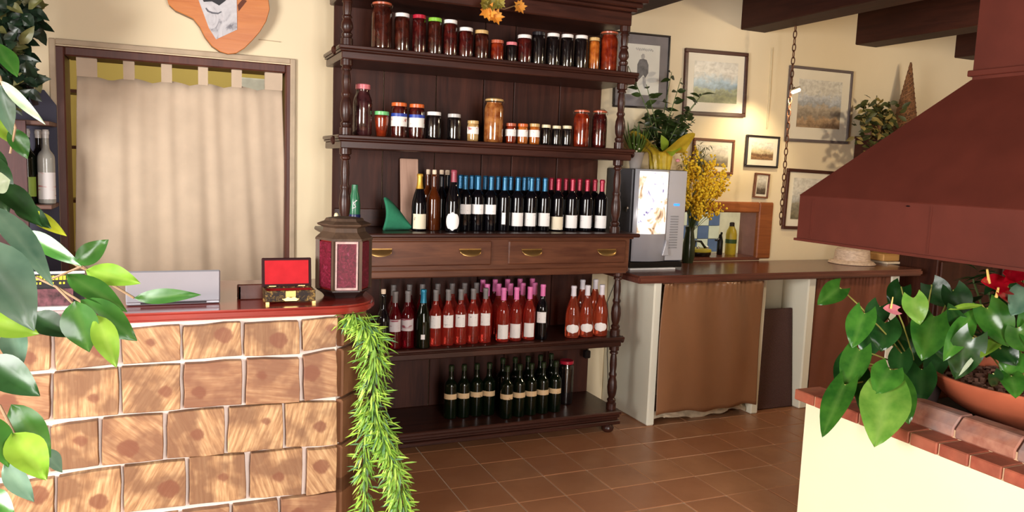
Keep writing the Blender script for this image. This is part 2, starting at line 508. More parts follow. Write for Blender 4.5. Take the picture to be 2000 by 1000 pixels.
# turned posts
def post_profile(h):
    p = [(0.0, 0), (0.03, 0.0), (0.03, 0.035), (0.022, 0.04), (0.027, 0.052), (0.027, 0.058), (0.018, 0.068)]
    body = [(0.020, 0.16), (0.026, 0.24), (0.030, 0.34), (0.027, 0.43), (0.019, 0.50), (0.024, 0.53), (0.024, 0.55), (0.018, 0.58), (0.022, 0.70), (0.020, 0.80), (0.016, 0.86)]
    p += [(r, z*h) for r, z in body if 0.068 < z*h < h-0.05]
    p += [(0.025, h-0.05), (0.025, h-0.042), (0.019, h-0.034), (0.03, h-0.028), (0.03, h), (0, h)]
    return p
for z0, z1 in ((0.128, 0.517), (0.577, 0.965), (CZ, 1.612), (1.678, 2.045), (2.11, zc0)):
    me = None
    for px_ in (DX0+0.048, (DX1-0.035 if z0 < 1 else DX1-0.075)):
        if me is None:
            me = MB().lathe(post_profile(z1-z0), 18).mesh('post', True)
        link('post', me, DARKW, dr_, (px_-DO.x, DY0+0.06-DO.y, z0))
# knobs at the shelf ends
for zz in (0.55, 1.65, 2.085):
    xk = DX1 if zz < 1 else DX1-0.035
    for x_, sgn in ((DX0-0.004, -1), (DX1+0.004, 1)):
        prof = [(0, 0), (0.02, 0.004), (0.022, 0.014), (0.012, 0.022), (0, 0.024)]
        k = MB().lathe(prof, 12)
        k.v = [(x_+sgn*(z), DY0+0.06+x, zz+y) for x, y, z in k.v]
        dpart('end_boss', k, smooth=True)
# back planks with gaps
edges = [0.79] + [onY(x, 200, DY1).x for x in (748, 850, 942, 1001, 1090)] + [onY(1172, 200, DY1).x]
for (z0, z1) in ((0.128, 0.965), (CZ, zc0+0.05)):
    for a, b in zip(edges[:-1], edges[1:]):
        dpart('plank', MB().box(a+0.0025, b-0.0025, DY1-0.018, DY1, z0, z1), DARKWZ, bevel=0.003)
dpart('gap_light_board', MB().box(DX0+0.06, edges[-1]-0.01, DY1+0.001, DY1+0.008, 0.1, zc0+0.08), plain('painted_gap_light', (190, 168, 140), 0.8))  # pale colour stands in for light leaking between the planks
for z in (CZ+0.0, 1.50, 1.95):
    pass
dpart('back_rail', MB().box(DX0+0.06, edges[-1], DY1-0.03, DY1-0.018, CZ, CZ+0.1), DARKW, bevel=0.004)

# ------------------------------------------------------------------ bottles and jars
def to_cam(x, y):
    return math.atan2(x, y)*-1.0
BORD = [(0, 0.002), (0.030, 0), (0.036, 0.003), (0.0375, 0.009), (0.0375, 0.185), (0.036, 0.196), (0.030, 0.208), (0.020, 0.219), (0.0152, 0.229), (0.0138, 0.245), (0.0136, 0.285), (0.0152, 0.286), (0.0152, 0.298), (0.0125, 0.301), (0, 0.301)]
BURG = [(0, 0.002), (0.033, 0), (0.040, 0.003), (0.0415, 0.010), (0.0415, 0.130), (0.039, 0.158), (0.032, 0.188), (0.0225, 0.218), (0.0165, 0.242), (0.0145, 0.262), (0.0142, 0.288), (0.016, 0.289), (0.016, 0.299), (0.012, 0.302), (0, 0.302)]
SLIM = [(0, 0.002), (0.030, 0), (0.0345, 0.003), (0.0355, 0.009), (0.0355, 0.165), (0.033, 0.183), (0.024, 0.205), (0.0165, 0.222), (0.0140, 0.24), (0.0136, 0.288), (0.015, 0.289), (0.015, 0.30), (0.012, 0.304), (0, 0.304)]
def rad_at(prof, z):
    for (r0, z0), (r1, z1) in zip(prof[1:-1], prof[2:]):
        if z0 <= z <= z1 and z1 > z0:
            return r0+(r1-r0)*(z-z0)/(z1-z0)
    return prof[4][0]
BM = {}
def bottle_mesh(kind):
    if kind not in BM:
        BM[kind] = MB().lathe({'bord': BORD, 'burg': BURG, 'slim': SLIM}[kind], 20).mesh('bottle_glass', True)
    return BM[kind]
def capsule_mesh(kind, z0, z1, key):
    k = (kind, z0, z1, key)
    if k not in BM:
        prof = {'bord': BORD, 'burg': BURG, 'slim': SLIM}[kind]
        pts = [(rad_at(prof, z0)+0.0003, z0)] + [(r+0.0007, z) for r, z in prof if z0 < z < z1 and r > 0.012] + [(0.0142, 0.3045), (0, 0.3055)]
        BM[k] = MB().lathe(pts, 18).mesh('capsule', True)
    return BM[k]
def label_mesh(r, z0, z1, half, key, oval=False):
    k = ('lab', r, z0, z1, half, key, oval)
    if k not in BM:
        mb = MB()
        def f(u, v):
            if oval:
                zz = (v-0.5)*2
                wd = math.sqrt(max(0.0, 1-zz*zz))
                a = -PI/2+half*(u-0.5)*2*wd
            else:
                a = -PI/2+half*(u-0.5)*2
            return (r*math.cos(a), r*math.sin(a), z0+(z1-z0)*v)
        mb.grid(f, 12, 8 if oval else 2)
        BM[k] = mb.mesh('label', True)
    return BM[k]
def label_mat(name, col, ink, dens=0.5, scale=(60, 60, 160)):
    if name in MATS: return MATS[name]
    t = NT(name)
    f = t.noise(t.coord(scale=scale, rand=5.0), 1.0, 2)
    g = t.noise(t.coord(scale=(18, 18, 30)), 1.0, 1)
    c = t.ramp(f, [(dens, lin(col)), (dens+0.06, lin(ink))])
    c = t.mix(t.ramp(g, [(0.5, (0, 0, 0, 1)), (0.56, (1, 1, 1, 1))]), lin(col), c)
    t.l(c, t.b.inputs['Base Color']); t.b.inputs['Roughness'].default_value = 0.5
    MATS[name] = t.m
    return t.m
LW = label_mat('white_label', (244, 240, 236), (176, 172, 176), 0.6)
LC = label_mat('cream_label', (236, 222, 192), (120, 100, 84), 0.6)
LG = label_mat('grey_red_label', (206, 196, 196), (150, 70, 84), 0.5, (10, 10, 130))
LT = label_mat('tan_label', (214, 182, 138), (120, 84, 60), 0.58)
DARKG = wine('dark_wine_glass', (12, 10, 14)); GREENG = wine('green_wine_glass', (10, 19, 8)); AMBER = wine('amber_glass', (96, 42, 14), 0.35)
ROSE = wine('rose_wine_glass', (236, 80, 64), 0.8, 0.04); ROSED = wine('dark_rose_wine_glass', (150, 20, 34), 0.75, 0.04); PEACH = wine('peach_rose_glass', (232, 104, 70), 0.8, 0.04)
BLUEC = plain('blue_capsule', (28, 90, 126), 0.25, 0.08, metal=0.4); REDC = plain('red_capsule', (150, 26, 52), 0.3, 0.08, metal=0.3)
GREYC = plain('grey_capsule', (118, 112, 110), 0.5, 0.08); PINKC = plain('pink_capsule', (226, 118, 176), 0.45, 0.08); WHITEC = plain('white_capsule', (222, 216, 222), 0.4, 0.05)
GOLDC = plain('gold_foil', (206, 160, 62), 0.35, 0.1, metal=0.5); TEALC = plain('teal_capsule', (26, 120, 150), 0.35, 0.08, metal=0.3); CORK = plain('cork', (226, 204, 178), 0.8, 0.12, 60)
BURC = plain('burgundy_capsule', (150, 60, 76), 0.35); GREENC = plain('green_foil', (34, 46, 24), 0.3)
CAPN = {'BLUE': BLUEC}
def bottle(loc, kind, glassm, cap, label, group, text, h=1.0, capz=0.245, rz=None, name='wine_bottle', cork=False):
    loc = Vector(loc)
    t = thing(name, text, 'bottle', loc, group, to_cam(loc.x, loc.y)+(random.uniform(-0.15, 0.15) if rz is None else rz))
    t.scale = (1, 1, h)
    link('glass', bottle_mesh(kind), None, t)
    gobj = t.children[0]
    if len(gobj.data.materials) == 0: gobj.data.materials.append(glassm)
    gobj.material_slots[0].link = 'OBJECT'; gobj.material_slots[0].material = glassm
    if cap is not None:
        if cork:
            me = BM.get('corkm') or MB().lathe([(0, 0.292), (0.0105, 0.292), (0.0125, 0.318), (0.0115, 0.328), (0, 0.329)], 12).mesh('cork', True)
            BM['corkm'] = me
            c = link('cork', me, cap, t)
        else:
            c = link('capsule', capsule_mesh(kind, capz, 0.302, cap.name), cap, t)
    if label is not None:
        lm, z0, z1, half = label[:4]
        prof = {'bord': BORD, 'burg': BURG, 'slim': SLIM}[kind]
        link('label', label_mesh(rad_at(prof, (z0+z1)/2)+0.0006, z0, z1, half, lm.name, len(label) > 4), lm, t)
    return t

# --- counter row of the dresser (z = CZ)
YB1, YB2, YB3 = 4.02, 4.075, 4.16
def cx(x, Y): return onY(x, 445, Y).x
bottle((cx(818, YB1), YB1, CZ), 'burg', DARKG, GOLDC, (LC, 0.012, 0.092, 0.95), None, 'dark sparkling wine bottle with gold foil neck and cream label beside the green felt', capz=0.225)
bottle((cx(834, YB3), YB3, CZ), 'bord', AMBER, CORK, None, None, 'amber bottle with pale cork just behind the gold-foil bottle', cork=True)
bottle((cx(846, YB1+0.02), YB1+0.02, CZ), 'slim', AMBER, CORK, None, None, 'slim amber bottle with pale cork right of the gold-foil bottle', cork=True)
bottle((cx(860, YB2+0.03), YB2+0.03, CZ), 'slim', DARKG, GREYC, None, None, 'dark bottle with grey pouring stopper among corked bottles', cork=True)
bottle((cx(871, YB3), YB3, CZ), 'bord', DARKG, CORK, None, None, 'dark bottle with pale cork behind the round-label bottle', cork=True)
bottle((cx(884, 3.95), 3.95, CZ), 'burg', DARKG, BURC, (LW, 0.008, 0.1, 0.95, 1), None, 'tall dark bottle with burgundy neck and rounded white label', h=1.09)
def row(xs, Y, kind, gl, cap, labs, group, fmt, zz=None, capz=0.245, h=1.0, base=445):
    for i, x in enumerate(xs):
        p = onY(x, base, Y)
        lb = labs[i] if isinstance(labs, list) else labs
        bottle((p.x, Y+random.uniform(-0.004, 0.004), CZ if zz is None else zz), kind, gl, cap, lb, group, fmt % ORD[i], h, capz)
HI = (LW, 0.095, 0.148, 1.0); LO = (LW, 0.03, 0.105, 1.0); STRIP = (LW, 0.04, 0.105, 0.28)
row([906, 932, 957, 983, 1008.5, 1035, 1062], 4.01, 'bord', DARKG, BLUEC, [HI, HI, HI, STRIP, LO, LO, LO], 'blue-capped wine bottles', 'dark blue-capped wine bottle, %s from the left in the front row', capz=0.228)
row([919, 945, 971, 995, 1021, 1048], 4.09, 'bord', DARKG, BLUEC, [HI, HI, None, STRIP, None, None], 'blue-capped wine bottles', 'dark blue-capped wine bottle, %s from the left in the second row', capz=0.228)
row([897, 929, 985, 1030], 4.17, 'bord', DARKG, BLUEC, None, 'blue-capped wine bottles', 'dark blue-capped wine bottle, %s from the left in the rear row', capz=0.228)
LR = (LW, 0.02, 0.094, 1.1)
row([1088, 1115, 1143, 1172], 4.01, 'bord', DARKG, REDC, [(LC, 0.01, 0.085, 1.1), LR, LR, LR], 'red-capped wine bottles', 'dark red-capped wine bottle, %s from the left in the front row', capz=0.235)
row([1074, 1102, 1129, 1158], 4.09, 'bord', DARKG, REDC, None, 'red-capped wine bottles', 'dark red-capped wine bottle, %s from the left in the back row', capz=0.235)

# --- lower shelf
ZL = 0.577
def low(x, yb): 
    p = onZ(x, yb, ZL); p.y += 0.03
    return Vector((onY(x, yb-10, p.y).x, p.y, ZL))
q = low(747, 690); bottle(q, 'slim', DARKG, CORK, None, None, 'black bottle with pale cork half hidden by the hanging garland', cork=True)
GL = (LG, 0.095, 0.16, 1.1); WL = (LW, 0.1, 0.168, 0.8)
for i, (x, yb) in enumerate(((770, 683), (795, 681))):
    bottle(low(x, yb), 'slim', ROSED, GREYC, GL, 'grey-labelled rose bottles', 'dark pink wine bottle with grey striped label, %s of the pair' % ('left' if i == 0 else 'right'))
bottle(low(825, 681), 'burg', GREENG, TEALC, (LW, 0.05, 0.075, 0.25), None, 'dark sloping wine bottle with teal neck standing in front of the pink wines', h=1.03, capz=0.235)
for i, (x, yb) in enumerate(((849, 677), (873.5, 675.5), (898, 674), (922, 672), (946, 670.5))):
    bottle(low(x, yb), 'slim', ROSE, GREYC, WL, 'grey-capped rose bottles', 'grey-capped pink wine bottle with white label, %s right of the teal-necked bottle' % ORD[i])
for i, x in enumerate((767, 798, 823, 853, 881, 905, 928)):
    p = onY(x, 650, 4.14)
    bottle((p.x, 4.14, ZL), 'slim', ROSED if i < 3 else ROSE, GREYC, None, 'grey-capped rose bottles', 'pink wine bottle, %s from the left in the back grey-capped row' % ORD[i])
PL = (LW, 0.02, 0.1, 0.9)
for i, (x, yb) in enumerate(((981, 669), (1006, 667), (1032, 665))):
    bottle(low(x, yb), 'slim', ROSE, PINKC, PL, 'pink-capped rose bottles', 'pink wine bottle with pink capsule and large white label, %s from the left' % ORD[i], capz=0.235)
for i, x in enumerate((947, 969, 992, 1016, 1039)):
    p = onY(x, 650, 4.10)
    bottle((p.x, 4.085, ZL), 'slim', ROSE, PINKC, None, 'pink-capped rose bottles', 'pink wine bottle with pink capsule, %s from the left in the middle pink row' % ORD[i], capz=0.235)
for i, x in enumerate((940, 964, 988, 1012, 1036)):
    p = onY(x, 640, 4.19)
    bottle((p.x, 4.19, ZL), 'slim', ROSED, PINKC, None, 'pink-capped rose bottles', 'pink wine bottle with pink capsule, %s from the left in the rear pink row' % ORD[i], capz=0.235, h=1.03)
bottle(low(1057, 664), 'slim', DARKG, PINKC, (LW, 0.095, 0.155, 0.8), None, 'dark bottle with pink capsule standing alone right of the pink wines', capz=0.24, h=1.04)
OV = (LW, 0.03, 0.085, 1.0, 1)
for i, (x, yb) in enumerate(((1117, 661), (1144, 659), (1172, 657))):
    bottle(low(x, yb), 'burg', PEACH, WHITEC, OV, 'white-capped rose bottles', 'peach wine bottle with white capsule and oval label, %s from the left' % ORD[i])
for i, x in enumerate((1134, 1159)):
    p = onY(x, 640, 4.15)
    bottle((p.x, 4.15, ZL), 'burg', PEACH, WHITEC, None, 'white-capped rose bottles', 'peach wine bottle with white capsule, %s of the two behind the oval-label bottles' % ('left' if i == 0 else 'right'))

# --- bottom board
ZB = 0.128
TL = (LT, 0.115, 0.145, 1.2)
def bot(x, yb):
    p = onZ(x, yb, ZB); p.y += 0.03
    return Vector((onY(x, yb-10, p.y).x, p.y, ZB))
for i, (x, yb) in enumerate(((879, 819), (904, 817), (929, 814), (953, 812))):
    bottle(bot(x, yb), 'bord', GREENG, GREENC, TL, 'green bottles on the bottom board', 'green wine bottle with tan label, %s of the left four' % ORD[i], capz=0.27)
for i, (x, yb) in enumerate(((988, 819), (1012, 815), (1035, 812), (1058, 809), (1082, 806))):
    bottle(bot(x, yb), 'bord', GREENG, GREENC, TL, 'green bottles on the bottom board', 'green wine bottle with tan label, %s of the right front five' % ORD[i], capz=0.27)
for i, (x, yb) in enumerate(((979, 800), (1003, 798), (1028, 795), (1052, 792), (1073, 788))):
    bottle(bot(x, yb), 'bord', GREENG, GREENC, None, 'green bottles on the bottom board', 'green wine bottle without label, %s of the rear five' % ORD[i], capz=0.27)

# --- jars
JG = glass('jar_glass', (250, 250, 245), 0.10)
def content(name, c1, c2, sc_=28):
    if name in MATS: return MATS[name]
    t = NT(name); f = t.noise(t.coord(rand=6.0), sc_, 3)
    t.l(t.ramp(f, [(0.35, lin(c1)), (0.65, lin(c2))]), t.b.inputs['Base Color'])
    t.b.inputs['Roughness'].default_value = 0.12
    t.b.inputs['Coat Weight'].default_value = 0.6; t.b.inputs['Coat Roughness'].default_value = 0.03
    MATS[name] = t.m
    return t.m
CT = {'brown': content('brown_preserve', (48, 16, 12), (84, 34, 24)), 'dred': content('dark_red_preserve', (50, 10, 12), (92, 26, 22)),
      'black': content('black_preserve', (14, 10, 12), (30, 22, 24)), 'red': content('red_preserve', (108, 26, 14), (160, 56, 24)), 'orange': content('orange_preserve', (170, 80, 24), (216, 128, 52)),
      'purple': content('purple_preserve', (50, 22, 28), (84, 44, 48)), 'tan': content('tan_preserve', (140, 70, 32), (196, 130, 72)), 'cream': content('cream_preserve', (196, 150, 92), (224, 186, 130))}
LID = {k: plain(k+'_lid', v, 0.3, 0.05) for k, v in {'white': (238, 234, 230), 'orange': (214, 102, 44), 'red': (176, 28, 52), 'green': (134, 196, 62), 'gold': (206, 170, 110), 'black': (30, 26, 30), 'mint': (112, 196, 120), 'pink': (216, 120, 128), 'cream': (226, 214, 176), 'silver': (200, 196, 192), 'rust': (186, 96, 66)}.items()}
def jar(xl, xr, yt, yb, z0, Y, cont, lid, text, style='std', lab=None, group=None):
    xc = (xl+xr)/2
    p = onY(xc, yb, Y); s_ = mpp(p)
    R = (xr-xl)/2*s_*0.97; H = max(0.06, onY(xc, yt, Y).z-z0)
    t = thing('preserve_jar', text, 'jar', (p.x, Y, z0), group, to_cam(p.x, Y))
    lh = min(0.018, H*0.14)
    b = H-lh
    if style == 'std':
        prof = [(0, 0.001), (R*0.86, 0), (R*0.97, 0.004), (R, 0.012), (R, b*0.86), (R*0.95, b*0.93), (R*0.86, b*0.965), (R*0.86, b)]
    elif style == 'taper':
        prof = [(0, 0.001), (R*0.6, 0), (R*0.68, 0.004), (R*0.86, b*0.45), (R*0.97, b*0.8), (R*0.95, b*0.92), (R*0.9, b)]
    elif style == 'tall':
        prof = [(0, 0.001), (R*0.9, 0), (R, 0.01), (R, b*0.68), (R*0.93, b*0.78), (R*0.74, b*0.87), (R*0.68, b*0.92), (R*0.7, b)]
    else:   # clip-top
        prof = [(0, 0.001), (R*0.9, 0), (R*0.98, 0.006), (R, 0.02), (R, b*0.8), (R*0.93, b*0.88), (R*0.8, b*0.93), (R*0.82, b)]
    link('glass', MB().lathe(prof, 20).mesh('glass', True), JG, t)
    inner = [(max(0, r-0.0016), z+0.0015) for r, z in prof[:-1]] + [(prof[-1][0]-0.002, b*0.965), (0, b*0.965)]
    link('contents', MB().lathe(inner, 18).mesh('contents', True), CT[cont], t)
    rl = prof[-1][0]+0.0025
    if style == 'clip':
        link('lid', MB().lathe([(0, b), (rl+0.002, b), (rl+0.003, b+lh*0.5), (rl*0.75, b+lh*0.85), (0, b+lh)], 20).mesh('lid', True), lid, t)
        mb = MB(); mb.tube([(rl+0.003, 0, b-0.012), (rl+0.008, 0, b+0.002), (rl*0.5, 0, b+lh+0.004), (-rl*0.5, 0, b+lh+0.004), (-rl-0.008, 0, b+0.002), (-rl-0.003, 0, b-0.012)], 0.0014, 6)
        link('wire_clip', mb.mesh('wire_clip', True), plain('steel_wire', (190, 186, 180), 0.25, metal=1.0), t)
    else:
        if style == 'tall': lh = lh*1.3
        link('lid', MB().lathe([(rl-0.002, b-lh*0.15), (rl, b-lh*0.15), (rl, b+lh*0.8), (rl-0.003, b+lh*0.92), (rl*0.8, b+lh*0.88), (0, b+lh*0.88)], 20).mesh('lid', True), lid, t)
    if lab:
        for nm, lm, f0, f1, half in lab:
            link(nm, label_mesh(R+0.0008, b*f0, b*f1, half, nm+lm.name), lm, t)
    return t
YJ = 3.99
Z1 = 2.11
JJ = [(724, 766, 3, 87, 'brown', 'rust', 'clip', 'largest jar on the top shelf, brown contents and orange glass lid'),
      (768, 800, 26, 93, 'brown', 'white', 'std', 'tall brown preserve jar with white lid beside the largest top-shelf jar'),
      (803, 832, 29, 97, 'dred', 'red', 'std', 'brown preserve jar with red lid on the top shelf'),
      (833, 863, 35, 100, 'brown', 'green', 'std', 'brown preserve jar with bright green lid on the top shelf'),
      (863, 893, 39, 103, 'dred', 'white', 'std', 'dark red jar with white lid just right of the green-lidded jar'),
      (893, 924, 54, 107, 'dred', 'white', 'std', 'short dark red jar with white lid left of the gold-lidded jar'),
      (924, 954, 59, 110, 'brown', 'gold', 'std', 'short brown jar with gold lid on the top shelf under the dried leaves'),
      (956, 984, 78, 113, 'red', 'rust', 'std', 'low red-orange jar in the middle of the top shelf'),
      (986, 1010, 82, 116, 'black', 'pink', 'std', 'smallest top-shelf jar, black with pink and white lid'),
      (1008, 1038, 68, 118, 'dred', 'white', 'std', 'dark red jar with white lid right of the smallest top-shelf jar'),
      (1036, 1064, 62, 120, 'black', 'black', 'std', 'black jar with black and white lid on the top shelf'),
      (1064, 1092, 65, 123, 'black', 'white', 'std', 'black jar with white lid, left of three alike on the top shelf'),
      (1092, 1119, 67, 126, 'black', 'white', 'std', 'black jar with white lid, middle of three alike on the top shelf'),
      (1119, 1147, 69, 128, 'black', 'white', 'std', 'black jar with white lid, right of three alike on the top shelf'),
      (1147, 1170, 73, 130, 'orange', 'gold', 'std', 'narrow orange preserve jar with gold lid near the right end of top shelf'),
      (1169, 1206, 60, 133, 'red', 'rust', 'clip', 'large red-orange clip-top jar at the right end of the top shelf')]
for xl, xr, yt, yb, c, l, st, tx in JJ:
    jar(xl, xr, yt, yb, Z1, YJ, c, LID[l], tx, st, group='preserve jars on the top shelf')
Z2 = 1.678
BLB = plain('blue_band_label', (40, 66, 160), 0.4); WLB = label_mat('white_jar_label', (240, 236, 228), (190, 120, 110), 0.55, (40, 40, 50))
L2 = [('label', BLB, 0.66, 0.76, 1.3), ('label', WLB, 0.36, 0.66, 1.3)]
L1 = [('label', WLB, 0.42, 0.8, 1.2)]
J2 = [(688, 727, 166, 258, 'purple', 'pink', 'tall', None, 'tall dark purple jar with pinkish lid at the left end of the middle shelf'),
      (729, 760, 217, 261, 'red', 'mint', 'taper', None, 'tapered red jar with green lid on the middle shelf'),
      (762, 795, 200, 264, 'dred', 'orange', 'std', L2, 'jar with orange lid and blue and white label, left of the pair'),
      (796, 829, 203, 266, 'dred', 'orange', 'std', L2, 'jar with orange lid and blue and white label, right of the pair'),
      (830, 862, 218, 269, 'black', 'white', 'std', None, 'wide black jar with white lid on the middle shelf'),
      (872, 900, 222, 271, 'black', 'silver', 'std', None, 'black jar with silver lid standing apart on the middle shelf'),
      (911, 935, 235, 275, 'cream', 'gold', 'std', L1, 'small pale yellow jar with gold lid and white label'),
      (943, 983, 191, 276, 'tan', 'gold', 'clip', None, 'large clip-top jar of tan fruit in the middle of the shelf'),
      (985, 1008, 240, 279, 'red', 'rust', 'std', L1, 'small white-labelled jar right beside the large tan clip-top jar'),
      (1008, 1031, 241, 280, 'orange', 'orange', 'std', L1, 'small white-labelled jar, middle of three alike'),
      (1031, 1054, 241, 281, 'orange', 'gold', 'std', L1, 'small white-labelled jar beside the three small black jars'),
      (1055, 1075, 243, 281, 'black', 'cream', 'std', None, 'small black jar with cream lid, leftmost of three'),
      (1076, 1095, 245, 283, 'black', 'cream', 'std', None, 'small black jar with cream lid, middle of three'),
      (1096, 1116, 245, 284, 'black', 'cream', 'std', None, 'small black jar with cream lid, rightmost of three'),
      (1117, 1150, 213, 285, 'red', 'rust', 'clip', None, 'red-orange clip-top jar right of the small black jars'),
      (1153, 1184, 214, 287, 'dred', 'rust', 'clip', None, 'dark red clip-top jar at the right end of the middle shelf')]
for xl, xr, yt, yb, c, l, st, lab, tx in J2:
    jar(xl, xr, yt, yb, Z2, YJ, c, LID[l], tx, st, lab, group='preserve jars on the middle shelf')
p = bot(1103, 790)
t = jar(1088, 1119, 703, 778, ZB, p.y, 'black', LID['red'], 'tall dark jar with red lid behind the green bottles on the bottom board', 'std')

# --- other things on the dresser counter
p0 = onY(783, 445, 4.2); p1 = onY(822, 308, 4.2)
mb = MB(); mb.box(-0.052, 0.052, -0.008, 0.008, 0, 0.385)
o = link('wooden_board', mb.mesh('wooden_board', bevel=0.004), wood('pale_board_wood', (176, 136, 116), (208, 172, 150), 0.6, 'z'))
tag(o, 'pale pinkish wooden board leaning upright behind the gold-foil bottle', 'board'); o.location = (onY(800, 440, 4.19).x+0.004, 4.2, CZ+0.001); o.rotation_euler = (-0.12, 0, 0)
mb = MB()
def felt(u, v):
    x = -0.07+0.15*u
    top = 0.15*(1-u**1.4)+0.03
    return (x+0.01*math.sin(v*3), -0.02+0.05*math.sin(PI*v)*(-0.6)+0.03*u, top*v*(1 if u > 0 else 0.97))
mb.grid(felt, 12, 8)
o = link('green_felt', mb.mesh('green_felt', True), plain('green_felt', (40, 122, 88), 0.9, 0.1, 40))
o.location = (onY(772, 445, 4.05).x, 4.05, CZ); tag(o, 'folded triangular piece of green felt beside the wooden board', 'cloth')
s_ = o.modifiers.new('Solidify', 'SOLIDIFY'); s_.thickness = 0.012
# green bottle-shaped ornament and small figurine behind the left post
p = onY(692, 440, 4.1)
t = thing('green_bottle', 'green glazed bottle with white squiggle behind the left dresser post', 'bottle', (p.x, 4.1, CZ), None, to_cam(p.x, 4.1))
link('body', MB().lathe([(0, 0), (0.026, 0), (0.03, 0.01), (0.03, 0.13), (0.026, 0.17), (0.018, 0.2), (0.016, 0.235), (0, 0.238)], 18).mesh('body', True), plain('green_glaze', (44, 110, 76), 0.25), t)
link('blue_band', MB().lathe([(0.0305, 0.05), (0.0315, 0.055), (0.0315, 0.075), (0.0305, 0.08)], 18).mesh('blue_band', True), plain('navy_paint', (34, 40, 92), 0.3), t)
link('squiggle', MB().tube([(-0.012, -0.0305, 0.11), (0.006, -0.0315, 0.12), (-0.006, -0.0315, 0.14), (0.012, -0.0305, 0.155)], 0.003, 6).mesh('squiggle', True), LID['white'], t)
p = onY(656, 440, 3.98)
t = thing('figurine', 'small cream and yellow figurine beside the left dresser post', 'figurine', (p.x, 3.97, CZ))
link('body', MB().lathe([(0, 0), (0.014, 0), (0.016, 0.01), (0.01, 0.03), (0.015, 0.045), (0.013, 0.06), (0.006, 0.068), (0, 0.069)], 14).mesh('body', True), plain('cream_glaze', (214, 200, 150), 0.3), t)
link('head', MB().lathe([(0, 0.066), (0.01, 0.07), (0.0125, 0.08), (0.009, 0.092), (0, 0.096)], 12).mesh('head', True), plain('pale_glaze', (232, 222, 180), 0.3), t)

# dried leaves on the cornice
MAPLE = leaf_mat('dried_maple_leaf', (196, 110, 30), (222, 160, 60), 0.6); OLIVE = leaf_mat('olive_leaf', (120, 116, 40), (170, 150, 60), 0.6)
def maple_mesh(s):
    pts = []
    for k in range(20):
        a = 2*PI*k/20
        r = s*1.2*(1.0 if k % 4 == 0 else (0.8 if k % 2 == 0 else 0.62))
        pts.append((r*math.sin(a), r*math.cos(a)))
    mb = MB(); b = 0
    mb.v.append((0, 0.012*s/0.05, 0))
    for x, z in pts: mb.v.append((x, -abs(x)*0.25-0.15*z*z/s, z))
    for k in range(20): mb.f.append((0, 1+k, 1+(k+1) % 20))
    return mb.mesh('leaf', True)
t = thing('dried_leaf_spray', 'spray of dried orange maple leaves hanging from the dresser cornice', 'dried leaves', (onY(965, 20, 3.8).x, 3.8, onY(965, -10, 3.8).z))
for i, (x, y, s, m_) in enumerate(((953, 22, 0.042, MAPLE), (968, 33, 0.04, MAPLE), (1015, 13, 0.034, MAPLE), (960, 5, 0.045, OLIVE), (976, 6, 0.03, OLIVE), (945, 8, 0.03, OLIVE))):
    q = onY(x, y, 3.795-0.004*i)
    o = link('leaf', maple_mesh(s), m_, t, q-t.location); o.rotation_euler = (random.uniform(-0.3, 0.3), random.uniform(-1, 1)+PI, random.uniform(-0.4, 0.4))
q0, q1, q2 = onY(962, -12, 3.8), onY(985, 18, 3.79), onY(1015, 8, 3.79)
link('twig', MB().tube([q0-t.location, onY(964, 15, 3.795)-t.location, q1-t.location, q2-t.location], 0.003, 6).mesh('twig', True), plain('twig_bark', (110, 84, 50), 0.8), t)

# ------------------------------------------------------------------ doorway curtain, guitar board
LINEN = plain('linen', (202, 181, 157), 0.9, 0.06, 9, bump=0.0)
def curtain_sheet(xl_t, xr_t, xl_b, xr_b, zt, zb, Y, folds, amp, nu=120, nv=30, sag=None):
    mb = MB()
    def f(u, v):
        a = amp*(0.35+0.65*(1-v)) if folds == 'loose' else amp
        x = (xl_b+(xr_b-xl_b)*u)*(1-v)+(xl_t+(xr_t-xl_t)*u)*v
        ph = u*2*PI
        y = Y+a*(0.8*math.sin(ph*3.1+0.9*math.sin(v*3))+0.55*math.sin(ph*(7.3+1.1*v)+1.3+2*u)+0.35*math.sin(ph*13.1+4*v*u)*v)*0.5
        z = zb+(zt-zb)*v
        if sag: z += sag(u)*v**6
        return (x, y, z)
    return mb.grid(f, nu, nv)
CYd = 4.50
ct = onY(330, 160, CYd).z
L0, R0 = onY(150, 150, CYd).x, onY(551, 150, CYd).x
L1b, R1b = onY(143, 500, CYd).x, onY(566, 500, CYd).x
t = thing('door_curtain', 'beige linen tab-top curtain hanging in the doorway', 'curtain', ((L0+R0)/2, CYd, ct+0.1))
DOo = t.location
zrod = onY(340, 118, CYd).z
tabs = [(150, 190), (241, 263), (315, 336), (387, 406), (452, 472), (517, 551)]
tcs = [(a+b)/2 for a, b in tabs]
def sag(u):
    x = 150+(551-150)*u
    d = min(abs(x-c) for c in tcs)
    return -0.018*min(1, d/36.0)**1.5
slope = (onY(551, 168, CYd).z-onY(150, 140, CYd).z)
o = link('cloth', curtain_sheet(L0, R0, L1b-0.02, R1b+0.02, ct+0.005, 0.05, CYd, 'loose', 0.03, 160, 36, sag).mesh('cloth', True, off=DOo), LINEN, t)
sm = o.modifiers.new('Solidify', 'SOLIDIFY'); sm.thickness = 0.002
for a, b in tabs:
    xa, xb = onY(a, 150, CYd).x, onY(b, 150, CYd).x
    mb = MB(); pts = []
    for k in range(9):
        an = PI*k/8
        pts.append((CYd-0.017*math.cos(an), zrod+0.017*math.sin(an)))
    path = [(CYd-0.006, ct-0.004)]+pts+[(CYd+0.006, ct-0.004)]
    n = len(path)
    for k, (y, z) in enumerate(path):
        mb.v += [(xa, y, z), (xb, y, z)]
        if k: mb.f.append((2*k-2, 2*k-1, 2*k+1, 2*k))
    link('tab', mb.mesh('tab', True, off=DOo), LINEN, t)
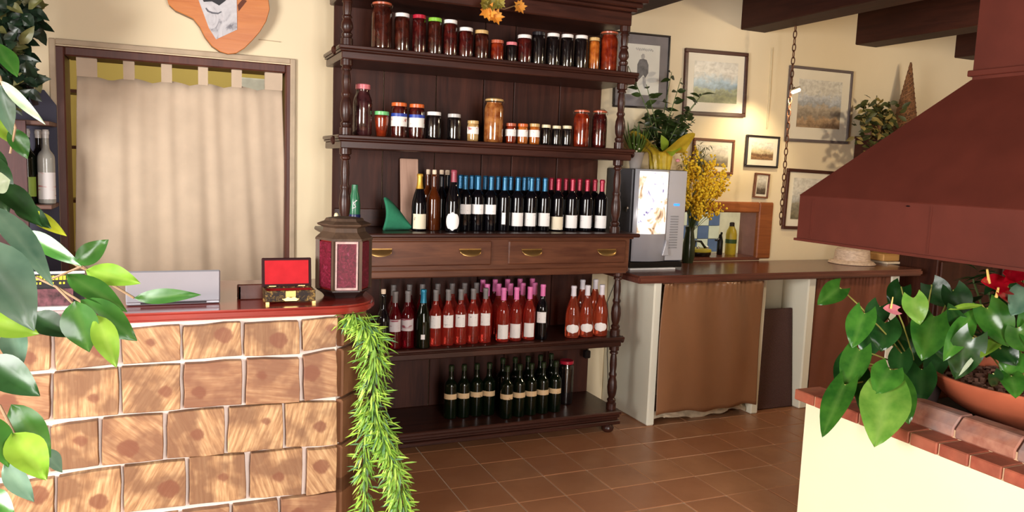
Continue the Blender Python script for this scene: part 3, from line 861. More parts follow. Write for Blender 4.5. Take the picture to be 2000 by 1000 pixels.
link('rod', MB().tube([(dl+jw, CYd, zrod), (dr-0.03, CYd, zrod)], 0.014, 12).mesh('rod', True, off=DOo), plain('dark_rod', (40, 24, 26), 0.4), t)
# pantry shelf glimpsed at the side of the curtain
t = thing('pantry_shelf', 'narrow shelf unit seen in the gap left of the doorway curtain', 'shelf', (-0.75, 5.6, 0))
for z in (0.9, 1.25, 1.58, 1.92): link('board', MB().box(-0.3, 0.3, -0.12, 0.12, z-0.02, z).mesh('board'), FRAMEW, t)
for x in (-0.3, 0.3): link('upright', MB().box(x-0.015, x+0.015, -0.12, 0.12, 0, 2.0).mesh('upright'), FRAMEW, t)
for i, (x, z, c, nm) in enumerate(((-0.85, 1.58, (120, 30, 40), 'dark red'), (-0.76, 1.58, (176, 60, 50), 'light red'), (-0.84, 1.25, (60, 90, 60), 'green'), (-0.75, 1.25, (50, 90, 150), 'blue'), (-0.67, 1.25, (214, 208, 196), 'white'))):
    o = link('storage_tin', MB().lathe([(0, 0), (0.036, 0), (0.038, 0.004), (0.038, 0.15), (0.034, 0.156), (0.034, 0.17), (0, 0.171)], 14).mesh('storage_tin', True), plain('tin_'+nm.replace(' ', '_'), c, 0.4), None, (x, 5.56, z))
    tag(o, nm+' tin on the pantry shelf in the gap beside the curtain', 'tin')
o = link('light_panel', MB().box(-0.11, 0.11, -0.02, 0.02, -0.05, 0.05).mesh('light_panel', bevel=0.01), plain('white_enamel', (224, 228, 228), 0.4), None, onY(494, 166, 6.27)); tag(o, 'white box on the pantry wall seen above the curtain', 'box')

# guitar-shaped board
GP = [(318, -60), (322, -20), (329, 8), (342, 20), (360, 28), (377, 36), (390, 52), (400, 72), (414, 90), (430, 101), (446, 106), (462, 104), (478, 94), (494, 78), (508, 62), (520, 42), (527, 18), (524, -6), (512, -30), (490, -52), (470, -80), (440, -110), (400, -118), (350, -100)]
GY = WY-0.075
poly = [(onY(x, y, GY).x, onY(x, y, GY).z) for x, y in GP]
gc = Vector((sum(p[0] for p in poly)/len(poly), GY, min(p[1] for p in poly)))
t = thing('guitar_board', 'orange wooden guitar-body board with a monochrome picture, hung above the doorway', 'wall decoration', gc)
link('side', MB().prism([((a-gc.x)*0.985, (b-gc.z)*0.985+0.004) for a, b in poly], 0.008, 0.072, 'y').mesh('side'), wood('guitar_side', (84, 50, 28), (120, 78, 46), 0.4, 'x'), t)
link('body', MB().prism([(a-gc.x, b-gc.z) for a, b in poly], 0, 0.008, 'y').mesh('body', bevel=0.003), wood('guitar_wood', (186, 104, 46), (210, 132, 66), 0.35, 'x', spec=0.5), t)
def ppoly(name, pts, mat, dy, par):
    q = [(onY(x, y, GY).x-gc.x, onY(x, y, GY).z-gc.z) for x, y in pts]
    return link(name, MB().prism(q, -dy, 0.0, 'y').mesh(name), mat, par)
PH = NT('monochrome_picture'); f = PH.noise(PH.coord(scale=(14, 14, 9)), 1.0, 5, 0.6, 1.5)
PH.l(PH.ramp(f, [(0.3, lin((110, 108, 116))), (0.42, lin((190, 188, 192))), (0.7, lin((216, 214, 216)))]), PH.b.inputs['Base Color'])
pic = ppoly('picture', [(384, -10), (462, -14), (463, 58), (422, 77), (408, 55)], PH.m, 0.003, t)
ppoly('dark_shape', [(392, -8), (452, -11), (440, 2), (428, 11), (414, 3), (398, 4)], plain('print_black', (38, 38, 44), 0.6), 0.0038, pic)
ppoly('stroke', [(403, 15), (408, 21), (416, 24), (426, 25), (432, 22), (433, 24), (426, 28), (414, 27), (405, 23), (401, 17)], plain('print_grey', (96, 96, 104), 0.6), 0.0038, pic)
ppoly('sound_hole', [(464, 10), (474, -2), (482, 2), (466, 22)], plain('dark_hole', (96, 48, 28), 0.7), 0.002, t)

# ------------------------------------------------------------------ framed pictures on the wall
def paint_mat(name, sky, mid, ground, scale=9, seed=0.0, horizon=0.6):
    t = NT(name)
    tc = t.n('ShaderNodeTexCoord'); sp = t.n('ShaderNodeSeparateXYZ'); t.l(tc.outputs['Generated'], sp.inputs[0])
    v = t.coord(scale=(scale*3, 1, scale*4.5)); f = t.noise(v, 1.0, 8, 0.6, 0.5)
    v2 = t.coord(scale=(scale*1.7, 1, scale*1.7)); g = t.noise(v2, 1.0, 5, 0.65, 0.6)
    ad = t.n('ShaderNodeMath', operation='MULTIPLY_ADD'); ad.inputs[1].default_value = 0.55; t.l(g, ad.inputs[0]); t.l(sp.outputs['Z'], ad.inputs[2])
    dk = lambda q, k: tuple(v*k for v in lin(q)[:3])+(1,)
    c = t.ramp(ad.outputs[0], [(0.18, lin(ground)), (0.30, dk(ground, 0.55)), (0.42, lin(ground)), (0.52, dk(mid, 0.6)), (horizon+0.10, lin(mid)), (horizon+0.16, dk(sky, 0.7)), (horizon+0.26, lin(sky)), (1.15 if horizon < 0 else 1.0, lin((240, 236, 230)))])
    d = t.ramp(f, [(0.34, (0.45, 0.43, 0.40, 1)), (0.6, (1.0, 1.0, 1.0, 1))])
    c = t.mix(0.55, c, d, 'MULTIPLY')
    t.l(c, t.b.inputs['Base Color']); t.b.inputs['Roughness'].default_value = 0.35
    return t.m
PICG = glass('picture_glass', (253, 253, 251), 0.0)
for nd in PICG.node_tree.nodes:
    if nd.type == 'BSDF_GLOSSY': nd.inputs['Roughness'].default_value = 0.35
    if nd.type == 'MATH': nd.inputs[1].default_value = 0.12
MATW = plain('mount_card', (244, 236, 222), 0.7, 0.03)
def frame(text, quad, fwid, fmat, mount, pmat, mountmat=MATW, depth=0.022, pict_inset=None):
    """quad: pixel corners tl, tr, br, bl on the wall plane"""
    Yf = WY-depth
    P = [onY(x, y, Yf) for x, y in quad]
    w_ = ((P[1]-P[0]).length+(P[2]-P[3]).length)/2; h_ = ((P[0]-P[3]).length+(P[1]-P[2]).length)/2
    c = (P[0]+P[1]+P[2]+P[3])/4
    tilt = math.atan2(P[1].z-P[0].z+P[2].z-P[3].z, P[1].x-P[0].x+P[2].x-P[3].x)
    t = thing('framed_picture', text, 'picture', (c.x, Yf, c.z)); t.rotation_euler = (0, -tilt, 0)
    W2, H2 = w_/2, h_/2
    link('frame_rail', MB().box(-W2, W2, 0, depth, H2-fwid, H2).mesh('frame_rail', bevel=0.003), fmat, t)
    link('frame_rail', MB().box(-W2, W2, 0, depth, -H2, -H2+fwid).mesh('frame_rail', bevel=0.003), fmat, t)
    link('frame_stile', MB().box(-W2, -W2+fwid, 0, depth, -H2+fwid, H2-fwid).mesh('frame_stile', bevel=0.003), fmat, t)
    link('frame_stile', MB().box(W2-fwid, W2, 0, depth, -H2+fwid, H2-fwid).mesh('frame_stile', bevel=0.003), fmat, t)
    link('mount', MB().box(-W2+fwid, W2-fwid, 0.010, 0.014, -H2+fwid, H2-fwid).mesh('mount'), mountmat, t)
    a, b = -W2+fwid+mount, W2-fwid-mount
    a2, b2 = -H2+fwid+mount*1.15, H2-fwid-mount*0.9
    pc = link('picture', MB().box(a, b, 0.0085, 0.010, a2, b2).mesh('picture'), pmat, t)
    link('glazing', MB().box(-W2+fwid, W2-fwid, 0.004, 0.006, -H2+fwid, H2-fwid).mesh('glazing'), PICG, t)
    return t, (a, b, a2, b2)
FR_D = wood('dark_red_frame', (52, 22, 16), (86, 42, 30), 0.35, 'x'); FR_G = plain('grey_purple_frame', (104, 92, 90), 0.5); FR_B = wood('mid_brown_frame', (104, 62, 44), (140, 90, 64), 0.45, 'x'); FR_K = plain('black_frame', (34, 26, 26), 0.3)
frame('seaside landscape painting in dark red-brown frame, left of the hanging chain', [(1341, 93), (1464, 104), (1456, 229), (1334, 224)], 0.026, FR_D, 0.055, paint_mat('sea_painting', (176, 204, 226), (176, 184, 150), (150, 156, 110), 7, 0, 0.5))
frame('large tree landscape painting in greyish frame, right of the hanging chain', [(1545, 127), (1668, 139), (1657, 282), (1535, 275)], 0.02, FR_G, 0.075, paint_mat('tree_painting', (214, 218, 228), (206, 190, 172), (210, 176, 142), 9, 3, 0.62))
frame('brown-framed landscape partly hidden by yellow flowers', [(1356, 269), (1437, 273), (1432, 342), (1352, 338)], 0.018, FR_B, 0.03, paint_mat('grey_painting', (224, 218, 206), (184, 174, 160), (166, 150, 128), 9, 3, 0.55))
frame('small sepia village picture in black and silver frame', [(1461, 263), (1525, 267), (1520, 329), (1456, 325)], 0.014, FR_K, 0.035, paint_mat('sepia_painting', (226, 206, 170), (150, 112, 84), (176, 134, 96), 12, 3, 0.5))
frame('tiny upright picture in brown frame above the pass-through', [(1477, 337), (1505, 340), (1501, 388), (1473, 386)], 0.012, FR_B, 0.014, paint_mat('tiny_painting', (196, 186, 176), (130, 112, 100), (110, 92, 80), 14, 3, 0.5))
frame('dark-framed landscape half covered by the copper hood', [(1538, 330), (1640, 334), (1632, 452), (1531, 446)], 0.024, FR_D, 0.045, paint_mat('hood_painting', (214, 214, 214), (176, 168, 150), (150, 140, 116), 9, 3, 0.55))
PAPER = plain('sketch_paper', (232, 230, 226), 0.7, 0.03)
t, (a, b, a2, b2) = frame('pencil portrait sketch in wide grey frame behind the dresser post', [(1206, 60), (1314, 70), (1302, 214), (1196, 208)], 0.012, FR_K, 0.065, PAPER, plain('grey_mount', (128, 122, 128), 0.7))
INK = plain('pencil_grey', (120, 118, 122), 0.8, 0.3, 40); INKL = plain('pencil_light', (176, 174, 176), 0.8, 0.3, 40)
mw, mh = b-a, b2-a2
def sk(name, pts, mat):
    link(name, MB().prism([(a+mw*x, a2+mh*y) for x, y in pts], 0.0078, 0.0086, 'y').mesh(name), mat, t)
sk('sketch_coat', [(0.42, 0.30), (0.36, 0.45), (0.36, 0.60), (0.42, 0.70), (0.52, 0.72), (0.62, 0.70), (0.68, 0.60), (0.68, 0.44), (0.60, 0.34), (0.54, 0.40)], INK)
sk('sketch_legs', [(0.52, 0.36), (0.60, 0.36), (0.64, 0.14), (0.58, 0.12), (0.54, 0.2)], INKL)
sk('sketch_head', [(0.47, 0.72), (0.46, 0.78), (0.50, 0.82), (0.55, 0.81), (0.57, 0.76), (0.55, 0.72)], INKL)
wr = MB(); pts = [(a+mw*(0.3+0.5*i/30), 0.0075, a2+mh*(0.9+0.03*math.sin(i*1.9)*(1 if i % 5 else 0.2))) for i in range(31)]
link('sketch_writing', wr.tube(pts, 0.0016, 4).mesh('sketch_writing'), INKL, t)
# thin wall strip
mb = MB(); A, B = onY(1508, 93, WY-0.004), onY(1498, 252, WY-0.004)
o = link('cable_strip', MB().tube([A-A, (B-A)*0.5+Vector((0.004, 0, 0)), B-A], 0.006, 8).mesh('cable_strip', True), plain('pale_plastic', (212, 196, 160), 0.5), None, A); tag(o, 'thin pale cable strip running down the wall between two paintings', 'cable')

# ------------------------------------------------------------------ service counter on the right
CTZ = 0.941
o = link('worktop', MB().box(2.50, 4.87, 3.84, WY-0.002, CTZ-0.046, CTZ).mesh('worktop', bevel=0.012, segs=2), COUNTW); tag(o, 'brown wooden worktop of the service counter along the wall', 'worktop')
t = thing('masonry_counter', 'whitewashed masonry base under the wooden worktop', 'counter', (3.7, 4.15, 0))
TO = t.location
def cpart(name, x0, x1, y0, y1, z0, z1, mat=WHITEP, bevel=0.008):
    return link(name, MB().box(x0, x1, y0, y1, z0, z1).mesh(name, bevel=bevel, off=TO), mat, t)
xa = onY(1263, 833, 3.89).x
cpart('pier', xa, xa+0.055, 3.89, WY-0.003, 0, CTZ-0.047)
x3a, x3b = onY(1474, 700, 3.89).x, onY(1488, 700, 3.89).x
cpart('pier', x3a, x3b, 3.89, WY-0.003, 0, CTZ-0.047)
x4a, x4b = onY(1568, 700, 3.89).x, onY(1581, 700, 3.89).x
cpart('pier', x4a, x4b+0.01, 3.89, WY-0.003, 0, CTZ-0.047)
x5a, x5b = onY(1737, 600, 3.89).x, onY(1749, 600, 3.89).x
cpart('pier', x5a, x5b+0.02, 3.89, WY-0.003, 0, CTZ-0.047)
cpart('niche_back', x3b, x4a, 4.12, 4.15, 0, CTZ-0.047)
SATIN = plain('brown_satin', (142, 98, 66), 0.36, 0.06, 3, spec=0.6)
def satin(u, v):
    pass
t = thing('counter_curtain', 'brown satin curtain under the worktop beside the dresser', 'curtain', ((xa+x3a)/2, 3.88, 0.9))
TO2 = t.location
def sheet(xl, xr, zt, zb, Y, seed, hem=0.0, amp=0.016):
    rnd = random.Random(seed); ks = [(rnd.uniform(1.2, 4.5), rnd.uniform(0, 6), rnd.uniform(0.5, 1)) for _ in range(4)]
    def f(u, v):
        y = Y
        for k, p, w_ in ks:
            y += amp*w_*0.5*math.sin(2*PI*k*(u+0.06*math.sin(v*3+p))+p)*(0.45+0.55*v)
        y += 0.003*math.sin(2*PI*17*u+3*math.sin(u*9))*max(0, v-0.85)*6
        return (xl+(xr-xl)*u, y, zb+(zt-zb)*v+hem*(1-v)**4*(0.5*math.sin(u*9)+0.3*math.sin(u*23)))
    return MB().grid(f, 110, 30)
o = link('cloth', sheet(xa+0.04, x3a+0.01, CTZ-0.05, 0.075, 3.868, 3, 0.018, 0.04).mesh('cloth', True, off=TO2), SATIN, t)
sm = o.modifiers.new('Solidify', 'SOLIDIFY'); sm.thickness = 0.003
link('cord', MB().tube([(xa+0.05, 3.872, CTZ-0.055), (x3a, 3.872, CTZ-0.055)], 0.004, 6).mesh('cord', True, off=TO2), plain('cord', (120, 80, 56), 0.7), t)
mb = sheet(xa+0.06, x3a-0.005, 0.06, 0.012, 3.95, 5, 0.03, 0.02)
o = link('rag', mb.mesh('rag', True), plain('rag_cloth', (214, 196, 168), 0.9, 0.3, 14)); tag(o, 'crumpled pale cloth peeking out below the satin curtain', 'cloth')
sm = o.modifiers.new('Solidify', 'SOLIDIFY'); sm.thickness = 0.006
o = link('counter_curtain', sheet(x4b+0.02, x5a+0.0, CTZ-0.05, 0.05, 3.90, 8, 0.0, 0.01).mesh('counter_curtain', True), plain('red_brown_cloth', (116, 66, 46), 0.6, 0.1, 5)); tag(o, 'dark red-brown curtain under the worktop behind the anthurium', 'curtain')
sm = o.modifiers.new('Solidify', 'SOLIDIFY'); sm.thickness = 0.003
# leaning mat
p0, p1 = onY(1475, 806, 3.93), onY(1562, 799, 3.93)
mt = NT('bristle_mat'); f = mt.noise(mt.coord(), 220, 2); mt.l(mt.ramp(f, [(0.3, lin((62, 38, 36))), (0.7, lin((104, 72, 66)))]), mt.b.inputs['Base Color']); mt.b.inputs['Roughness'].default_value = 0.95; mt.bump(f, 0.8, 0.01)
o = link('door_mat', MB().box(0, x4a-p0.x-0.037, 0, 0.018, 0, 0.672).mesh('door_mat', bevel=0.006), mt.m, None, (p0.x+0.03, 3.945, 0.003)); o.rotation_euler = (-0.10, 0, 0); tag(o, 'dark brown bristle mat leaning upright in the counter niche', 'mat')

# ------------------------------------------------------------------ vending machine with plants on top
mp = onZ(1296, 527, CTZ)
ML, MR_, MYF, MYB = 2.60, 2.99, 4.10, 4.44
mz = onY(1290, 331, MYF).z
t = thing('coffee_machine', 'silver coffee vending machine with a bright picture door on the worktop', 'coffee machine', ((ML+MR_)/2, 4.27, CTZ))
TO = t.location
SILV = plain('brushed_silver', (196, 196, 202), 0.28, 0.05, 4, metal=0.15); DGREY = plain('dark_grey_panel', (64, 62, 66), 0.5)
BLK = plain('black_plastic', (14, 14, 16), 0.25)
def cp(name, mb, mat, bevel=0.0, smooth=False, parent=None, label=None):
    o = link(name, mb.mesh(name, smooth, bevel, off=TO), mat, parent or t)
    if label: o['label'] = label
    return o
cp('body', MB().box(ML, MR_, MYF+0.03, MYB, CTZ+0.05, mz), DGREY, 0.006)
cp('base', MB().box(ML-0.004, MR_+0.002, MYF+0.005, MYB-0.02, CTZ+0.012, CTZ+0.052), BLK, 0.004)
cp('base_strip', MB().box(ML-0.008, MR_-0.06, MYF-0.012, MYB-0.03, CTZ, CTZ+0.012), plain('white_strip', (224, 222, 220), 0.4), 0.002)
xm = ML+(MR_-ML)*0.64
def door(u, v):
    x = ML+(xm-ML)*u
    return (x, MYF+0.028-0.045*math.sin(PI*(0.12+0.76*u))-0.012, CTZ+0.056+(mz-CTZ-0.058)*v)
d = cp('door', MB().grid(door, 14, 1), SILV, smooth=True)
dm = d.modifiers.new('Solidify', 'SOLIDIFY'); dm.thickness = 0.01
PM = NT('machine_picture'); vv = PM.coord(scale=(9, 9, 7)); vo = PM.n('ShaderNodeTexVoronoi'); vo.inputs['Scale'].default_value = 1.0; PM.l(vv, vo.inputs['Vector'])
f = PM.noise(vv, 1.2, 3, 0.5, 1.2)
c = PM.ramp(f, [(0.28, lin((110, 66, 44))), (0.36, lin((226, 196, 160))), (0.43, lin((252, 250, 248))), (0.62, lin((250, 250, 254))), (0.68, lin((120, 110, 170)))])
PM.l(c, PM.b.inputs['Base Color']); PM.b.inputs['Roughness'].default_value = 0.15
PM.l(c, PM.b.inputs['Emission Color']); PM.b.inputs['Emission Strength'].default_value = 0.5
def pict(u, v):
    q = door(0.1+0.86*u, 0.3+0.68*v); return (q[0], q[1]-0.002, q[2])
cp('picture_panel', MB().grid(pict, 14, 1), PM.m, smooth=True, parent=d, label='backlit door picture of white cups and flowers')
cp('control_panel', MB().box(xm+0.004, MR_, MYF+0.004, MYF+0.032, CTZ+0.056, mz-0.004), SILV, 0.004)
cp('display', MB().box(xm+0.05, xm+0.092, MYF+0.001, MYF+0.006, CTZ+0.405, CTZ+0.418), plain('blue_display', (60, 130, 230), 0.3, emit=((50, 130, 240), 1.5)), label='lit blue display')
KEYM = plain('key_grey', (150, 150, 154), 0.4)
kb = MB().box(0, 0.06, -0.003, 0.003, 0, 0.008).mesh('selection_key', bevel=0.001)
for k in range(13):
    link('selection_key', kb, KEYM, t, (xm+0.03-TO.x, MYF+0.003-TO.y, CTZ+0.135+k*0.0165-TO.z))
cp('key_lock', MB().tube([(ML-0.012, MYF+0.05, CTZ+0.385), (ML+0.004, MYF+0.05, CTZ+0.385)], 0.01, 10).box(ML-0.02, ML-0.01, MYF+0.046, MYF+0.054, CTZ+0.36, CTZ+0.39), plain('chrome', (220, 220, 220), 0.15, metal=1.0), smooth=True)
cp('spout', MB().prism([(xm-0.03, CTZ+0.09), (xm+0.02, CTZ+0.09), (xm-0.005, CTZ+0.19)], MYF-0.02, MYF+0.006, 'y'), SILV, 0.003)

# leaves helper -----------------------------------------------------
def leaf_geo(mb, base, tip, width, normal, kind='ovate', curl=0.12, fold=0.25, nu=4, nv=8, veins=None):
    base, tip = Vector(base), Vector(tip); ax = tip-base; L = ax.length; ax.normalize()
    n = Vector(normal); n = (n-ax*n.dot(ax)); n.normalize(); sd = ax.cross(n)
    b = len(mb.v)
    for j in range(nv+1):
        v = j/nv
        if kind == 'heart':
            wv = math.sin(PI*min(1, (0.12+0.88*v)))**0.75*(1.25-0.55*v) if v < 1 else 0
            wv = max(wv, 0.0)
        elif kind == 'lance':
            wv = math.sin(PI*(0.04+0.96*v))**0.9
        else:
            wv = (math.sin(PI*(v**0.85)))**0.85*(1.08-0.25*v) if 0 < v < 1 else 0.02
        for i in range(-nu//2, nu//2+1):
            s = i/(nu/2)
            off = sd*(s*wv*width/2)
            back = ax*(-(abs(s)**1.5)*0.26*L*(1-v)**3) if kind == 'heart' else Vector((0, 0, 0))
            p = base+ax*(L*v)+off+back+n*(fold*abs(s)*wv*width/2-curl*L*v*v+0.03*width*math.sin(v*9+s*3))
            mb.v.append(tuple(p))
    w_ = nu+1
    for j in range(nv):
        for i in range(nu):
            a = b+j*w_+i
            mb.f.append((a, a+1, a+w_+1, a+w_))
    return mb
def add_vein(me, nu=4, nv=8):
    at = me.attributes.new('vein', 'FLOAT', 'POINT')
    w_ = nu+1
    for k in range(len(me.vertices)):
        i = k % w_
        at.data[k].value = 0.14 if i == nu//2 else 0.0
def leaf_obj(parent, base, tip, width, normal, mat, kind='ovate', **kw):
    loc = Vector(parent.location)
    nu, nv = 6, 10
    mb = leaf_geo(MB(), base, tip, width, normal, kind, nu=nu, nv=nv, **kw)
    me = bpy.data.meshes.new('leaf')
    me.from_pydata([tuple(Vector(p)-loc) for p in mb.v], [], mb.f); me.shade_smooth(); add_vein(me, nu, nv)
    return link('leaf', me, mat, parent)

G_DK = leaf_mat('dark_green_leaf', (22, 50, 22), (44, 84, 40), 0.35, (70, 110, 60)); G_MD = leaf_mat('mid_green_leaf', (44, 96, 36), (78, 134, 54), 0.3, (140, 176, 100)); G_LT = leaf_mat('light_green_leaf', (112, 160, 44), (160, 200, 70), 0.35, (200, 220, 120))
G_GY = leaf_mat('grey_green_leaf', (70, 104, 84), (110, 140, 116), 0.35, (150, 176, 150)); G_PALE = leaf_mat('pale_leaf', (150, 174, 138), (200, 208, 180), 0.4, (220, 224, 200)); G_YE = leaf_mat('yellow_green_leaf', (120, 140, 24), (184, 190, 50), 0.4)
# grassy plant in a grey pot
MT = mz
p = onY(1238, 330, 4.15)
def pot(name, label, cat, loc, prof, mat):
    t = thing(name, label, cat, loc); link('pot', MB().lathe(prof, 20).mesh('pot', True), mat, t); return t
t = pot('potted_grass', 'small grey pot of grassy leaves with white flowers on the coffee machine', 'potted plant', (ML+0.06, 4.2, MT), [(0, 0), (0.034, 0), (0.05, 0.09), (0.054, 0.1), (0.048, 0.1), (0.045, 0.085), (0, 0.085)], plain('grey_pot', (150, 142, 136), 0.6))
mb = MB()
for k in range(70):
    a = random.uniform(0, 2*PI); r = random.uniform(0.02, 0.13); h = random.uniform(0.08, 0.2)
    b0 = Vector((0.02*math.cos(a), 0.02*math.sin(a), 0.085))
    leaf_geo(mb, b0, b0+Vector((r*math.cos(a), r*math.sin(a), h)), 0.011, (math.cos(a), math.sin(a), -0.5), 'lance', curl=0.2, nu=2, nv=4)
stuff(link('grass_blades', mb.mesh('grass_blades', True), leaf_mat('grass_leaf', (62, 96, 34), (110, 136, 60), 0.4), t))
mb = MB()
for k in range(16):
    a = random.uniform(0, 6.28); r = random.uniform(0.0, 0.05); c = (r*math.cos(a), r*math.sin(a)-0.02, random.uniform(0.1, 0.17))
    mb.lathe([(0, -0.006), (0.008, 0), (0.005, 0.006), (0, 0.007)], 6, c)
stuff(link('white_flowers', mb.mesh('white_flowers', True), plain('petal_white', (232, 228, 200), 0.6), t))
# tall leafy plant wrapped in yellow
pw = Vector((onY(1292, 330, 4.2).x, 4.22, MT))
t = thing('wrapped_plant', 'tall leafy plant in yellow gift wrap on the coffee machine', 'potted plant', pw)
YW = plain('yellow_wrap', (206, 178, 52), 0.35, 0.15, 18); GRW = plain('green_wrap', (128, 150, 44), 0.35, 0.15, 18)
def wrap(u, v):
    a = u*2*PI
    r = 0.062+0.02*v+0.006*math.sin(a*11+3*v) + max(0, v-0.62)*0.3*(1+0.5*math.sin(a*4+0.7))
    return (r*math.cos(a), r*math.sin(a), v*0.17+max(0, v-0.62)*0.16*math.sin(a*4+0.7))
o = link('wrap', MB().grid(wrap, 60, 14).mesh('wrap', True), YW, t)
mb = MB()
for k in range(5):
    a = -PI/2+(-1+k*0.5)
    leaf_geo(mb, (0.05*math.cos(a), 0.06*math.sin(a)-0.03, 0.115), (0.15*math.cos(a), 0.10*math.sin(a)-0.03, 0.09+0.06*((k+1) % 3)), 0.07, (math.cos(a), math.sin(a), 1), 'ovate', nu=4, nv=6)
link('bow', mb.mesh('bow', True), GRW, t)
stem = MB(); 
stems = []
for k in range(17):
    a = random.uniform(0, 2*PI); lean = random.uniform(0.06, 0.3); h = random.uniform(0.18, 0.36) if k > 4 else random.uniform(0.4, 0.54)
    pts = [Vector((0, 0, 0.1)), Vector((lean*0.4*math.cos(a), lean*0.4*math.sin(a), 0.1+h*0.5)), Vector((lean*math.cos(a), lean*math.sin(a)*0.7, 0.1+h))]
    stems.append(pts); stem.tube(pts, [0.004, 0.003, 0.002], 5)
link('stems', stem.mesh('stems', True), plain('green_stem', (80, 100, 50), 0.6), t)
DKL = leaf_mat('wrapped_plant_leaf', (34, 50, 22), (66, 84, 38), 0.35)
mb = MB()
for pts in stems:
    for k in range(13):
        v = random.uniform(0.2, 1); p = pts[0].lerp(pts[1], min(1, v*2)) if v < 0.5 else pts[1].lerp(pts[2], v*2-1)
        a = random.uniform(0, 2*PI); L = random.uniform(0.06, 0.1)
        d = Vector((math.cos(a), math.sin(a)*0.8, random.uniform(-0.2, 0.5)))
        leaf_geo(mb, p, p+d*L, 0.034, (random.uniform(-.6, .6), -0.8, random.uniform(0, 1)), 'ovate', curl=0.2, nu=2, nv=5)
stuff(link('foliage', mb.mesh('foliage', True), DKL, t))
link('pink_flower', MB().lathe([(0, 0), (0.012, 0.004), (0.014, 0.014), (0.006, 0.022), (0, 0.023)], 10, (0.085, -0.07, 0.05)).mesh('pink_flower', True), plain('petal_pink', (226, 150, 160), 0.5), t)
# yellow mimosa bunch in a vase beside the machine
pv = Vector((onY(1346, 470, 4.385).x, 4.385, CTZ))
t = thing('mimosa_vase', 'bunch of yellow mimosa flowers in a dark vase between machine and pass-through', 'flower vase', pv)
link('vase', MB().lathe([(0, 0), (0.034, 0), (0.045, 0.05), (0.04, 0.14), (0.028, 0.22), (0.033, 0.25), (0.028, 0.25), (0.024, 0.22), (0, 0.2)], 18).mesh('vase', True), plain('dark_vase', (52, 62, 40), 0.2), t)
mbs, mbf, mbl = MB(), MB(), MB()
for k in range(64):
    tip_px = (random.uniform(1330, 1422), random.uniform(282, 408))
    if tip_px[0] > 1385 and tip_px[1] < 300: continue
    Yk = random.uniform(4.15, 4.38)
    tip = onY(tip_px[0], tip_px[1], Yk)-pv
    mid = Vector((tip.x*0.45, tip.y*0.5, max(0.3, tip.z*0.75)))
    mbs.tube([(0, 0, 0.2), mid, tip], 0.0018, 4)
    yellow = tip_px[1] > 305 or random.random() < 0.3
    for q in range(24):
        s = mid.lerp(tip, random.uniform(0.25, 1.05))+Vector((random.gauss(0, .014), random.gauss(0, .014), random.gauss(0, .014)))
        if yellow:
            r = random.uniform(0.006, 0.011)
            mbf.lathe([(0, -r), (r, -r*0.3), (r*0.8, r*0.6), (0, r)], 5, s)
        else:
            d = Vector((random.uniform(-1, 1), random.uniform(-1, 1), random.uniform(-0.3, 1))).normalized()
            leaf_geo(mbl, s, s+d*0.05, 0.008, (0, 0, 1), 'lance', nu=2, nv=2)
link('stems', mbs.mesh('stems'), plain('green_stem', (80, 100, 50), 0.6), t)
stuff(link('blossom', mbf.mesh('blossom', True), plain('mimosa_yellow', (248, 206, 44), 0.7, 0.15, 30), t))
stuff(link('leaves', mbl.mesh('leaves', True), leaf_mat('mimosa_leaf', (66, 84, 52), (104, 116, 76), 0.5), t))
# things in the pass-through and on the worktop
sy = WY+T-0.06
p = onY(1425, 487, WY+0.24)
t = thing('yellow_bottle', 'yellow plastic bottle with green label in the kitchen pass-through', 'bottle', (onY(1427, 480, WY+0.16).x, WY+0.16, pb+0.012))
link('body', MB().lathe([(0, 0), (0.036, 0), (0.04, 0.006), (0.04, 0.15), (0.034, 0.18), (0.022, 0.2), (0.02, 0.21), (0, 0.21)], 18).mesh('body', True), plain('yellow_plastic', (206, 184, 52), 0.35), t)
link('cap', MB().lathe([(0.018, 0.21), (0.018, 0.235), (0.012, 0.24), (0, 0.24)], 12).mesh('cap', True), plain('dark_cap', (52, 34, 26), 0.5), t)
link('label', MB().lathe([(0.0405, 0.085), (0.041, 0.09), (0.041, 0.11), (0.0405, 0.115)], 18).mesh('label', True), plain('green_print', (60, 92, 40), 0.5), t)
t = thing('black_jug', 'black spout-handled flask beside the yellow bottle in the pass-through', 'flask', (onY(1406, 480, WY+0.16).x, WY+0.16, pb+0.012))
link('body', MB().lathe([(0, 0), (0.02, 0), (0.022, 0.006), (0.021, 0.1), (0.014, 0.13), (0.01, 0.15), (0, 0.152)], 14).mesh('body', True), BLK, t)
link('lever', MB().tube([(-0.002, 0, 0.13), (-0.03, 0, 0.105), (-0.045, 0, 0.108)], 0.007, 8).mesh('lever', True), BLK, t)
link('neck', MB().tube([(0, 0, 0.13), (0.01, 0, 0.165)], 0.008, 8).mesh('neck', True), BLK, t)
t = thing('sandwich_grill', 'low yellow and black grill with chrome handle in the pass-through', 'grill', (onY(1358, 485, WY+0.15).x, WY+0.13, pb+0.012))
link('base', MB().lathe([(0, 0), (0.09, 0), (0.1, 0.012), (0.1, 0.03), (0.09, 0.036), (0, 0.036)], 24).mesh('base', True), BLK, t)
link('rim', MB().lathe([(0.101, 0.03), (0.104, 0.034), (0.1, 0.05), (0.07, 0.055), (0, 0.056)], 24).mesh('rim', True), plain('olive_yellow', (170, 158, 40), 0.4), t)
link('handle', MB().tube([(-0.06, -0.04, 0.055), (-0.05, -0.04, 0.11), (0.0, -0.04, 0.105), (0.04, -0.04, 0.06)], 0.009, 8).mesh('handle', True), BLK, t)
for x in (-0.03, 0.05): link('knob', MB().lathe([(0, 0.055), (0.012, 0.056), (0.012, 0.07), (0, 0.075)], 12, (x, -0.05, 0)).mesh('knob', True), MATS['chrome'], t)
pb_ = onZ(1664, 515, CTZ); Yb = 4.12
